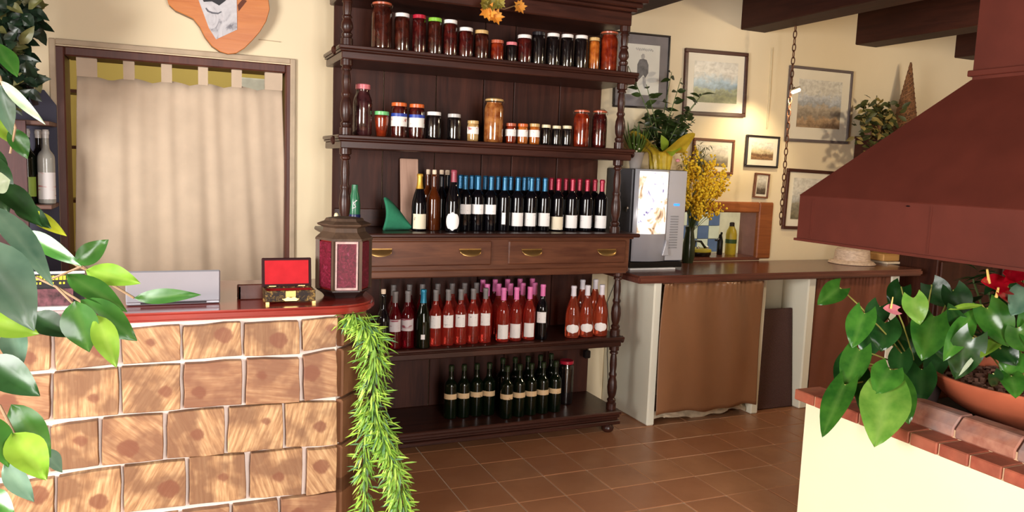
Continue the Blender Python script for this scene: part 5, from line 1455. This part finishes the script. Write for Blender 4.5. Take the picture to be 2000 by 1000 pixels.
for r in range(3):
    hh = (zlo/3)
    xs = [onY(-130, 900, BY).x]
    while xs[-1] < cxr-0.13: xs.append(xs[-1]+random.uniform(0.15, 0.2))
    xs[-1] = cxr
    for a, b in zip(xs[:-1], xs[1:]):
        log_world([(a+0.006, zz-0.006), (b-0.006, zz-0.006), (b-0.006, zz-hh+0.006), (a+0.006, zz-hh+0.006)])
    zz -= hh
# corner logs on the cut-off corner
cd = (ch1-ch0); cl = cd.length; cd.normalize(); cn = Vector((cd.y, -cd.x))
SIDEL = wood('corner_log_wood', (104, 66, 44), (150, 104, 72), 0.6, 'z')
zr = [1.008, onY(662, 682, BY).z, onY(662, 781, BY).z, onY(662, 871, BY).z, onY(662, 965, BY).z, 0.4, 0.2, 0.0]
for z1_, z0_ in zip(zr[:-1], zr[1:]):
    mb = MB()
    for (s0, s1) in ((0.012, cl),):
        a = ch0+cd*s0; b = ch0+cd*s1; q = cn*0.006; r_ = cn*-0.05
        mb.prism([tuple(a+q), tuple(b+q), tuple(b+r_), tuple(a+r_)], z0_+0.006, z1_-0.004, 'z')
    link('corner_log', mb.mesh('corner_log', bevel=0.006, off=TO), SIDEL, t)
link('end_panel', MB().box(ch1.x-0.03, ch1.x-0.012, ch1.y, BY+0.62, 0, 1.012).mesh('end_panel', off=TO), FRAMEW, t)
# red top
REDT = wood('red_bar_top', (120, 34, 28), (158, 54, 42), 0.18, 'x', coat=0.5, bumps=0.03)
ov = 0.028
topo = [(BXL-0.02, BY-ov), (cxr-0.02, BY-ov)]
e0, e1, e2 = Vector((cxr-0.02, BY-ov)), Vector((ch1.x+0.036, BY-ov+0.02)), Vector((ch1.x+0.036, ch1.y+0.06))
for k in range(1, 9):
    u_ = k/8; q_ = e0*(1-u_)**2+e1*2*u_*(1-u_)+e2*u_*u_; topo.append((q_.x, q_.y))
topo += [(ch1.x+0.036, BY+0.64), (BXL-0.02, BY+0.64)]
o = link('bar_top', MB().prism(topo, 1.012, BTZ, 'z').mesh('bar_top', bevel=0.008, segs=3, smooth=True), REDT); tag(o, 'glossy red-brown bar top with rounded edge and cut-off corner', 'bar top')

# laptop
def bar_pt(x, y): return onZ(x, y, BTZ)
q0, q1 = onY(246, 600, 2.83), onY(430, 597, 2.83)
t = thing('laptop', 'open silver laptop seen from behind its lid on the bar', 'laptop', ((q0.x+q1.x)/2, 2.83, BTZ))
lw_ = (q1.x-q0.x)/2; lh_ = onY(340, 531, 2.86).z-BTZ
ALU = plain('silver_plastic', (150, 150, 157), 0.35, 0.05, 4, metal=0.4)
link('keyboard_base', MB().box(-lw_, lw_, 0, 0.23, 0.002, 0.02).mesh('keyboard_base', bevel=0.004), ALU, t)
o = link('lid', MB().box(-lw_, lw_, -0.006, 0.004, 0, lh_).mesh('lid', bevel=0.004), ALU, t, (0, -0.004, 0.012)); o.rotation_euler = (0.12, 0, 0)
link('hinge', MB().tube([(-lw_*0.7, 0, 0.014), (lw_*0.7, 0, 0.014)], 0.008, 10).mesh('hinge', True), plain('dark_hinge', (60, 60, 64), 0.4), t)
# small wooden panel lying on the bar
q0 = onY(466, 600, 2.86); q1 = onY(522, 600, 2.86)
o = link('menu_holder', MB().box(0, 0.16, 0, 0.012, 0, 0.055).box(0.15, 0.162, 0, 0.09, 0, 0.05).box(0, 0.012, 0, 0.05, 0, 0.05).mesh('menu_holder', bevel=0.003), FRAMEW, None, (q0.x, 2.89, BTZ)); tag(o, 'low brown wooden holder standing between laptop and jewellery box', 'holder')
# jewellery box
q = onY(570, 600, 2.76)
t = thing('jewellery_box', 'open jewellery box with red velvet lining and gold ornament on the bar', 'box', (onY(568, 595, 2.78).x, 2.78, BTZ))
bw_ = (onY(617, 580, 2.76).x-onY(519, 580, 2.76).x)/2
OR = NT('ornate_lacquer'); f = OR.noise(OR.coord(scale=(60, 60, 60)), 1, 3, 0.6, 1.5); OR.l(OR.ramp(f, [(0.46, lin((36, 24, 18))), (0.6, lin((96, 72, 34))), (0.74, lin((160, 128, 66)))]), OR.b.inputs['Base Color']); OR.b.inputs['Roughness'].default_value = 0.5; OR.b.inputs['Specular IOR Level'].default_value = 0.2
VEL = plain('red_velvet', (178, 38, 44), 0.9, 0.08, 30, spec=0.1); LAC = plain('dark_lacquer', (44, 14, 16), 0.6, spec=0.15)
bh_ = onY(570, 571, 2.74).z-BTZ-0.008
dp = 0.1
for nm, a in (('front', (-bw_, bw_, 0, 0.007)), ('back', (-bw_, bw_, dp-0.007, dp)), ('side', (-bw_, -bw_+0.007, 0.007, dp-0.007)), ('side', (bw_-0.007, bw_, 0.007, dp-0.007))):
    link(nm, MB().box(*a, 0.008, 0.008+bh_).mesh(nm, bevel=0.0015), OR.m, t)
link('tray_lining', MB().box(-bw_+0.007, bw_-0.007, 0.007, dp-0.007, 0.01, 0.008+bh_-0.006).mesh('tray_lining'), VEL, t)
link('foot', MB().box(-bw_, -bw_+0.012, -0.003, 0.015, 0, 0.008).mesh('foot'), BRASS, t); link('foot', MB().box(bw_-0.012, bw_, -0.003, 0.015, 0, 0.008).mesh('foot'), BRASS, t)
link('foot', MB().box(-bw_, -bw_+0.012, dp-0.015, dp, 0, 0.008).mesh('foot'), BRASS, t); link('foot', MB().box(bw_-0.012, bw_, dp-0.015, dp, 0, 0.008).mesh('foot'), BRASS, t)
lid = link('lid', MB().box(-bw_-0.002, bw_+0.002, 0, 0.012, 0, 0.107).mesh('lid', bevel=0.003), LAC, t, (0, dp, 0.008+bh_-0.004)); lid.rotation_euler = (-0.12, 0, 0)
o = link('lid_lining', MB().box(-bw_+0.008, bw_-0.008, -0.002, 0.002, 0.012, 0.098).mesh('lid_lining', bevel=0.001), VEL, lid)
for x in (-bw_*0.6, bw_*0.6): link('hinge', MB().box(x-0.012, x+0.012, -0.004, 0.002, -0.004, 0.006).mesh('hinge'), BRASS, lid)
pts = [(-0.03, 0.018), (-0.02, 0.010), (0.02, 0.010), (0.03, 0.018), (0.02, 0.020), (0.012, 0.027), (0, 0.022), (-0.012, 0.027), (-0.02, 0.020)]
link('clasp', MB().prism(pts, -0.004, 0.0, 'y').mesh('clasp', bevel=0.001), plain('bright_gold', (236, 206, 130), 0.3, metal=0.5), t)
link('lock_plate', MB().box(-0.018, 0.018, -0.003, 0.0, bh_-0.016, bh_+0.008).mesh('lock_plate', bevel=0.002), BRASS, t)
# lantern
lpx = bar_pt(672, 583)
t = thing('lantern', 'six-sided wooden lantern with red glass panes on the bar corner', 'lantern', (onY(671, 575, 2.92).x, 2.92, BTZ), None, to_cam(0.62, 2.92)+0.12)
s_ = mpp(t.location)
R_ = 50*s_*1.06
LW_ = wood('lantern_wood', (56, 40, 30), (92, 70, 52), 0.6, 'z')
RG = NT('red_lantern_glass'); f = RG.noise(RG.coord(scale=(50, 50, 50)), 1, 4, 0.6, 2.0); RG.l(RG.ramp(f, [(0.35, lin((70, 6, 20))), (0.6, lin((104, 18, 40))), (0.74, lin((132, 56, 84)))]), RG.b.inputs['Base Color']); RG.b.inputs['Roughness'].default_value = 0.45; RG.b.inputs['Specular IOR Level'].default_value = 0.25
def hexp(r, off=PI/6): return [(r*math.cos(off+k*PI/3), r*math.sin(off+k*PI/3)) for k in range(6)]
def hexstack(name, levels, mat, bevel=0.0):
    mb = MB(); b = 0
    for k, (r, z) in enumerate(levels):
        for x, y in hexp(r, PI/6-PI/2+PI/3): mb.v.append((x, y, z))
        if k:
            for i in range(6): mb.f.append(((k-1)*6+i, (k-1)*6+(i+1) % 6, k*6+(i+1) % 6, k*6+i))
    mb.f.append(tuple(range(6))[::-1]); mb.f.append(tuple(range(len(mb.v)-6, len(mb.v))))
    return link(name, mb.mesh(name, bevel=bevel), mat, t)
zA, zB_ = 0.03, 0.03+95*s_
hexstack('base', [(R_*0.7, 0), (R_*0.74, 0.008), (R_*0.8, 0.014), (R_*0.98, zA-0.004), (R_*0.98, zA)], plain('lantern_base', (40, 28, 26), 0.4))
hexstack('glass_core', [(R_*0.88, zA), (R_*0.88, zB_)], plain('lantern_inside', (110, 14, 16), 0.3))
hexstack('roof', [(R_*1.04, zB_), (R_*1.02, zB_+0.008), (R_*0.78, zB_+0.03), (R_*0.74, zB_+0.045), (R_*0.96, zB_+0.055), (R_*0.98, zB_+0.06), (R_*0.72, zB_+0.07), (R_*0.66, zB_+0.08), (R_*0.4, zB_+0.084)], LW_)
FRW = plain('silver_fretwork', (168, 140, 134), 0.5, 0.2, 60, metal=0.3)
ap = R_*0.93*math.cos(PI/6)
for k in range(6):
    a = -PI/2+k*PI/3
    nx_, ny_ = math.cos(a), math.sin(a); tx_, ty_ = -ny_, nx_
    hw_ = R_*0.5*0.86
    def P_(s, d, z): return (nx_*(ap+d)+tx_*s, ny_*(ap+d)+ty_*s, z)
    def slab(name, s0, s1, z0, z1, d0, d1, mat, par=t):
        mb = MB(); mb.v = [P_(s0, d0, z0), P_(s1, d0, z0), P_(s1, d1, z0), P_(s0, d1, z0), P_(s0, d0, z1), P_(s1, d0, z1), P_(s1, d1, z1), P_(s0, d1, z1)]
        mb.f = [(0, 3, 2, 1), (4, 5, 6, 7), (0, 1, 5, 4), (1, 2, 6, 5), (2, 3, 7, 6), (3, 0, 4, 7)]
        return link(name, mb.mesh(name), mat, par)
    pane = slab('pane', -hw_*0.82, hw_*0.82, zA+0.008, zB_-0.006, -0.004, 0.002, RG.m)
    slab('post', hw_, hw_+0.012, zA, zB_, -0.01, 0.006, LW_)
    if k in (0,):
        for a_ in ((-hw_*0.92, -hw_*0.79, zA+0.004, zB_-0.002), (hw_*0.79, hw_*0.92, zA+0.004, zB_-0.002), (-hw_*0.79, hw_*0.79, zA+0.004, zA+0.012), (-hw_*0.79, hw_*0.79, zB_-0.010, zB_-0.002)):
            slab('fretwork', *a_, 0.0, 0.006, FRW, pane)
# magazines on the bar at the left
q = onY(90, 600, 2.78)
t = thing('leaflet_stack', 'stack of black and white leaflets with yellow print on the bar behind leaves', 'leaflets', (q.x, 2.80, BTZ))
link('rack', MB().box(-0.1, 0.09, 0.0, 0.1, 0, 0.012).mesh('rack', bevel=0.002), LID['white'], t)
o = link('leaflet', MB().box(-0.08, 0.07, 0.0, 0.004, 0, 0.055).mesh('leaflet'), plain('leaflet_print', (90, 52, 58), 0.4, 0.9, 40), t, (0, 0.02, 0.012)); o.rotation_euler = (-0.3, 0, 0)
o2 = link('leaflet', MB().box(-0.09, 0.09, 0.0, 0.004, 0, 0.1).mesh('leaflet'), plain('leaflet_black', (28, 26, 28), 0.4), t, (0.01, 0.045, 0.012)); o2.rotation_euler = (-0.3, 0, 0)
link('leaflet_edge', MB().box(-0.09, 0.09, -0.0006, 0.004, 0.1, 0.108).mesh('leaflet_edge'), LID['white'], o2)
yl = MB(); xk = -0.085; rb = random.Random(2)
while xk < 0.085:
    w_ = rb.uniform(0.006, 0.011); yl.box(xk, xk+w_, -0.001, 0, 0.08, 0.094)
    if rb.random() < 0.6: yl.box(xk, xk+w_*0.7, -0.001, 0, 0.066, 0.073)
    xk += w_+rb.uniform(0.002, 0.004)
link('yellow_print', yl.mesh('yellow_print'), plain('yellow_ink', (214, 196, 40), 0.5), o2)

# ------------------------------------------------------------------ dark cabinet with bottles left of the door
cxr2 = onY(106, 300, 4.3).x
t = thing('corner_cabinet', 'dark open shelf cabinet with bottles left of the doorway', 'cabinet', (cxr2-0.3, 4.3, 0))
TO = t.location
NAVY = plain('dark_blue_back', (44, 40, 62), 0.6); 
def arch(u):
    pass
ztop = onY(70, 172, 4.35).z; zside = onY(106, 204, 4.35).z
poly = [(cxr2-0.6, 0), (cxr2, 0), (cxr2, zside), (cxr2-0.05, zside+0.07), (cxr2-0.12, ztop), (cxr2-0.3, ztop+0.08), (cxr2-0.6, ztop+0.08)]
link('back_panel', MB().prism(poly, WY-0.03, WY-0.012, 'y').mesh('back_panel', off=TO), NAVY, t)
MAR = wood('maroon_wood', (64, 30, 30), (96, 52, 50), 0.45, 'z')
link('side', MB().box(onY(52, 300, 4.16).x-0.14, onY(52, 300, 4.16).x, 4.15, 4.18, 0, onY(30, 235, 4.16).z).mesh('side', off=TO), MAR, t)
link('side', MB().box(cxr2-0.6, cxr2-0.58, 4.16, WY-0.03, 0, zside).mesh('side', off=TO), MAR, t)
zsb = [onY(80, 236, 4.2).z, onY(80, 400, 4.2).z, 0.9]
for z in zsb: link('shelf_board', MB().box(cxr2-0.58, cxr2, 4.18, WY-0.03, z-0.02, z).mesh('shelf_board', off=TO, bevel=0.003), wood('shelf_brown', (84, 54, 44), (124, 86, 70), 0.5, 'x'), t)
CLR = glass('clear_bottle', (214, 220, 214), 0.3)
for i, (x, gm, lb, tx) in enumerate(((55, GREENG, (plain('lime_label', (150, 176, 70), 0.5), 0.03, 0.11, 1.1), 'green bottle with lime label on the cabinet shelf left of the door'), (78, DARKG, (plain('red_label', (150, 40, 44), 0.5), 0.02, 0.12, 1.0), 'dark bottle with red label on the cabinet shelf left of the door'), (92, wine('frosted_glass', (170, 168, 160), 0.0, 0.15), (label_mat('white_red_label', (232, 226, 224), (200, 60, 66), 0.5, (8, 8, 40)), 0.02, 0.13, 1.2), 'clear bottle with white and red label nearest the door frame'))):
    Yb_ = 4.375 if i == 1 else 4.29
    bottle((onY(x, 380, Yb_).x, Yb_, zsb[1]), 'bord', gm, LID['silver'], lb, 'bottles in the cabinet', tx, h=1.15, capz=0.27)

# ------------------------------------------------------------------ holly branch at top left
t = thing('holly_branch', 'dark green holly-like artificial branch at the top left corner', 'foliage', onY(30, 225, 4.0))
rb = random.Random(12); mb, mb2 = MB(), MB()
for k in range(620):
    y = rb.uniform(-70, 215)
    xm_ = 62+18*math.sin(y*0.05)-max(0, y-120)*0.28
    x = rb.uniform(-70, xm_)
    c = onY(x, y, rb.uniform(3.85, 4.15))-t.location
    d = Vector((rb.uniform(-1, 1), rb.uniform(-.8, .3), rb.uniform(-.8, .8))).normalized()
    leaf_geo(mb if rb.random() < 0.86 else mb2, c, c+d*rb.uniform(0.06, 0.1), 0.046, (rb.uniform(-.6, .6), -1, rb.uniform(-.2, .8)), 'ovate', curl=0.15, fold=0.4, nu=2, nv=4)
stuff(link('foliage', mb.mesh('foliage', True), leaf_mat('holly_leaf', (20, 38, 26), (40, 62, 42), 0.35), t)); stuff(link('olive_foliage', mb2.mesh('olive_foliage', True), leaf_mat('holly_olive', (88, 92, 48), (126, 124, 74), 0.45), t))
br = MB(); br.tube([onY(-40, -60, 4.05)-t.location, onY(20, 90, 4.05)-t.location, onY(55, 160, 4.05)-t.location, onY(70, 205, 4.08)-t.location], [0.02, 0.018, 0.016, 0.012], 8)
link('branch', br.mesh('branch', True), plain('dark_bark', (44, 32, 34), 0.8), t)

# ------------------------------------------------------------------ ficus in the foreground
FB = onD(-40, 560, 1.35)
t = thing('ficus', 'artificial ficus with large glossy leaves reaching in from the left foreground', 'plant', (FB.x-0.12, FB.y+0.1, 0))
tw = []
FL = [((-12, 80), (34, 150), 44, G_MD, 1.45), ((2, 158), (80, 238), 20, G_PALE, 1.4), ((-10, 160), (28, 262), 36, G_GY, 1.4), ((22, 250), (54, 310), 34, G_MD, 1.45), ((-8, 232), (28, 282), 30, G_LT, 1.5), ((-10, 355), (80, 430), 44, G_DK, 1.5),
      ((52, 412), (130, 460), 26, G_YE, 1.5), ((-20, 400), (112, 540), 52, G_GY, 1.3), ((52, 452), (154, 518), 32, G_MD, 1.42), ((148, 516), (212, 468), 38, G_MD, 1.42), ((168, 527), (274, 553), 44, G_LT, 1.4),
      ((130, 536), (248, 602), 46, G_MD, 1.36), ((158, 586), (268, 666), 56, G_MD, 1.34), ((146, 588), (174, 688), 64, G_MD, 1.32), ((190, 616), (226, 716), 44, G_LT, 1.33), ((262, 582), (388, 574), 28, G_MD, 1.40),
      ((-40, 470), (66, 640), 96, G_GY, 1.2), ((60, 616), (140, 656), 46, G_DK, 1.36), ((-30, 626), (76, 652), 52, G_LT, 1.2), ((-25, 700), (80, 774), 62, G_DK, 1.25), ((22, 790), (100, 896), 54, G_MD, 1.25), ((24, 846), (92, 940), 64, G_LT, 1.22),
      ((-25, 810), (16, 914), 50, G_MD, 1.22), ((8, 906), (64, 980), 38, G_GY, 1.25), ((84, 878), (124, 922), 30, G_GY, 1.3), ((-20, 960), (24, 1012), 40, G_MD, 1.2), ((20, 640), (38, 716), 44, G_GY, 1.3), ((-30, 280), (10, 372), 40, G_DK, 1.5), ((-20, 360), (20, 352), 40, G_PALE, 1.35), ((30, 398), (100, 446), 34, G_DK, 1.52), ((-20, 300), (16, 420), 50, G_DK, 1.5)]
for b, tp_, w_, m_, D in FL:
    B, T_ = onD(b[0], b[1], D), onD(tp_[0], tp_[1], D-random.uniform(-0.03, 0.05))
    n = (CP-B).normalized()+Vector((random.uniform(-.4, .4), random.uniform(-.3, .3), random.uniform(0, .7)))
    leaf_obj(t, B, T_, w_*1.12*D/F, n, m_, 'ovate', curl=random.uniform(-0.05, 0.15), fold=random.uniform(0.1, 0.4))
    tw.append(B)
TWIG = plain('ficus_twig', (150, 122, 92), 0.7)
def tw_line(pts, D, r=0.0022):
    link('twig', MB().tube([onD(x, y, D)-t.location for x, y in pts], r, 6).mesh('twig', True), TWIG, t)
tw_line([(-60, 470), (40, 528), (110, 560), (160, 590)], 1.36); tw_line([(-60, 440), (60, 470), (150, 518), (170, 527)], 1.42); tw_line([(100, 545), (160, 520)], 1.4); tw_line([(110, 560), (140, 590), (190, 616)], 1.34)
tw_line([(-60, 780), (0, 792), (30, 850), (60, 900)], 1.24); tw_line([(-60, 600), (0, 640), (60, 650)], 1.25); tw_line([(-60, 60), (0, 150), (30, 250), (20, 300)], 1.45); tw_line([(160, 520), (262, 582)], 1.41); tw_line([(-60, 330), (0, 360), (52, 412)], 1.5); tw_line([(-60, 680), (0, 705)], 1.25)
tr = onD(-60, 500, 1.36)-t.location
link('trunk', MB().tube([(0, 0, 0), (0.01, 0.0, 0.6), (-0.01, 0.01, 1.2), (0.0, 0, 2.0)], [0.02, 0.018, 0.014, 0.008], 10).mesh('trunk', True), plain('ficus_bark', (120, 96, 74), 0.85), t)
for y, D in ((470, 1.36), (440, 1.42), (780, 1.24), (600, 1.25), (60, 1.45), (330, 1.5), (680, 1.25)):
    e = onD(-60, y, D)-t.location
    link('branch', MB().tube([(0, 0, max(0.3, e.z-0.08)), (e.x*0.5, e.y*0.5, e.z-0.02), tuple(e)], [0.007, 0.004, 0.0024], 6).mesh('branch', True), TWIG, t)
link('planter', MB().lathe([(0, 0), (0.12, 0), (0.16, 0.26), (0.165, 0.28), (0.15, 0.28), (0.14, 0.24), (0, 0.24)], 24).mesh('planter', True), TER, t)

# ------------------------------------------------------------------ hanging garland on the bar corner
gp = [(672, 616), (700, 622), (728, 660), (732, 720), (728, 790), (745, 850), (768, 910), (782, 970), (790, 1040)]
gp2 = [(722, 780), (712, 860), (712, 930), (716, 1040)]
t = thing('hanging_garland', 'bright green artificial bamboo garland hanging from the bar corner', 'garland', onY(720, 615, 2.74))
DG = 2.86
rb = random.Random(21)
base_l = t.location
def path(ps, D0, D1, n):
    out = []
    for k in range(n):
        s = k/(n-1)*(len(ps)-1); i = min(int(s), len(ps)-2); f_ = s-i
        x = ps[i][0]*(1-f_)+ps[i+1][0]*f_; y = ps[i][1]*(1-f_)+ps[i+1][1]*f_
        out.append(onD(x, y, D0+(D1-D0)*k/(n-1))-base_l)
    return out
DGc = (onY(700, 800, 2.70)-CP).dot(FW)
m1 = path(gp, DGc+0.0, DGc-0.06, 60); m2 = path(gp2, DGc-0.02, DGc-0.06, 30)
link('stem', MB().tube(m1, 0.004, 6).tube(m2, 0.003, 6).mesh('stem', True), plain('garland_stem', (70, 110, 50), 0.6), t)
ml = [MB(), MB(), MB()]
for pth, cnt, wd in ((m1, 1500, 1.0), (m2, 330, 0.55)):
    for k in range(cnt):
        s = rb.random(); i = min(int(s*(len(pth)-1)), len(pth)-2)
        p = pth[i].lerp(pth[i+1], rb.random())
        wid = 0.044*wd*(0.55 if s < 0.06 else (1.0 if s < 0.55 else 0.75))
        a = rb.uniform(0, 2*PI)
        r = rb.random()**0.6*wid
        off = Vector((math.cos(a)*r, math.sin(a)*r*0.7, rb.uniform(-.02, .02)))
        d = Vector((math.cos(a)*0.8, math.sin(a)*0.6, rb.uniform(-1.8, 0.15))).normalized()
        L_ = rb.uniform(0.034, 0.06)
        leaf_geo(ml[0 if rb.random() < 0.5 else (1 if rb.random() < 0.75 else 2)], p+off, p+off+d*L_, 0.0062, (math.cos(a), math.sin(a)-0.6, 0.6), 'lance', curl=0.15, fold=0.3, nu=2, nv=3)
stuff(link('green_leaves', ml[0].mesh('green_leaves', True), leaf_mat('garland_green', (104, 152, 50), (140, 184, 70), 0.5), t))
stuff(link('light_leaves', ml[1].mesh('light_leaves', True), leaf_mat('garland_light', (140, 182, 58), (178, 206, 90), 0.5), t))
stuff(link('dark_leaves', ml[2].mesh('dark_leaves', True), leaf_mat('garland_dark', (84, 132, 84), (120, 164, 116), 0.4), t))

# ------------------------------------------------------------------ added pendant lamp, hidden by the flue, to brighten the right wall
t = thing('added_pendant_lamp', 'small added pendant lamp hidden behind the hood flue', 'lamp', (4.35, 2.75, 2.42))
link('cord', MB().tube([(0, 0, 0.1), (0, 0, ZC-2.42)], 0.004, 6).mesh('cord', True), BLK, t)
link('shade', MB().lathe([(0.02, 0.11), (0.03, 0.1), (0.13, 0.0), (0.127, 0.0), (0.028, 0.095)], 24).mesh('shade', True), plain('cream_enamel', (226, 208, 170), 0.4), t)
link('bulb', MB().lathe([(0, -0.02), (0.02, -0.012), (0.028, 0.01), (0.016, 0.045), (0.012, 0.07), (0, 0.07)], 16).mesh('bulb', True), MATS['bulb_glow'], t)
PLt = bpy.data.lights.new('added_pendant_light', 'POINT'); PLt.energy = 34; PLt.color = (1, 0.8, 0.55); PLt.shadow_soft_size = 0.06
po = bpy.data.objects.new('added_pendant_light', PLt); C.objects.link(po); po.location = (4.35, 2.75, 2.37)

# cable and plug between dresser and counter
A = [onY(1204, 545, 4.28), onY(1186, 590, 4.3), onY(1190, 640, 4.3), onY(1186, 690, 4.3), onY(1188, 760, 4.3)]
o = link('power_cable', MB().tube([p-A[0] for p in A], 0.003, 6).mesh('power_cable', True), plain('dark_cable', (70, 66, 56), 0.6), None, A[0]); tag(o, 'thin dark power cable hanging behind the right dresser post', 'cable')
q = onY(1146, 690, 4.2)
t = thing('plug_adapter', 'small black plug adapter hanging under the lower dresser shelf', 'plug', (q.x, 4.2, q.z-0.03))
link('body', MB().box(-0.02, 0.02, -0.02, 0.02, 0, 0.05).mesh('body', bevel=0.006), BLK, t); link('cord', MB().tube([(0, 0, 0.05), (0.01, 0.02, 0.075), (0.02, 0.05, 0.05)], 0.003, 6).mesh('cord', True), BLK, t)
A = [onY(505, 77, WY-0.006), onY(548, 82, WY-0.006)]
o = link('wall_wire', MB().tube([A[0]-A[0], A[1]-A[0]], 0.002, 6).mesh('wall_wire', True), plain('pale_wire', (190, 170, 140), 0.6), None, A[0]); tag(o, 'short pale wire on the wall right of the guitar-shaped board', 'wire')
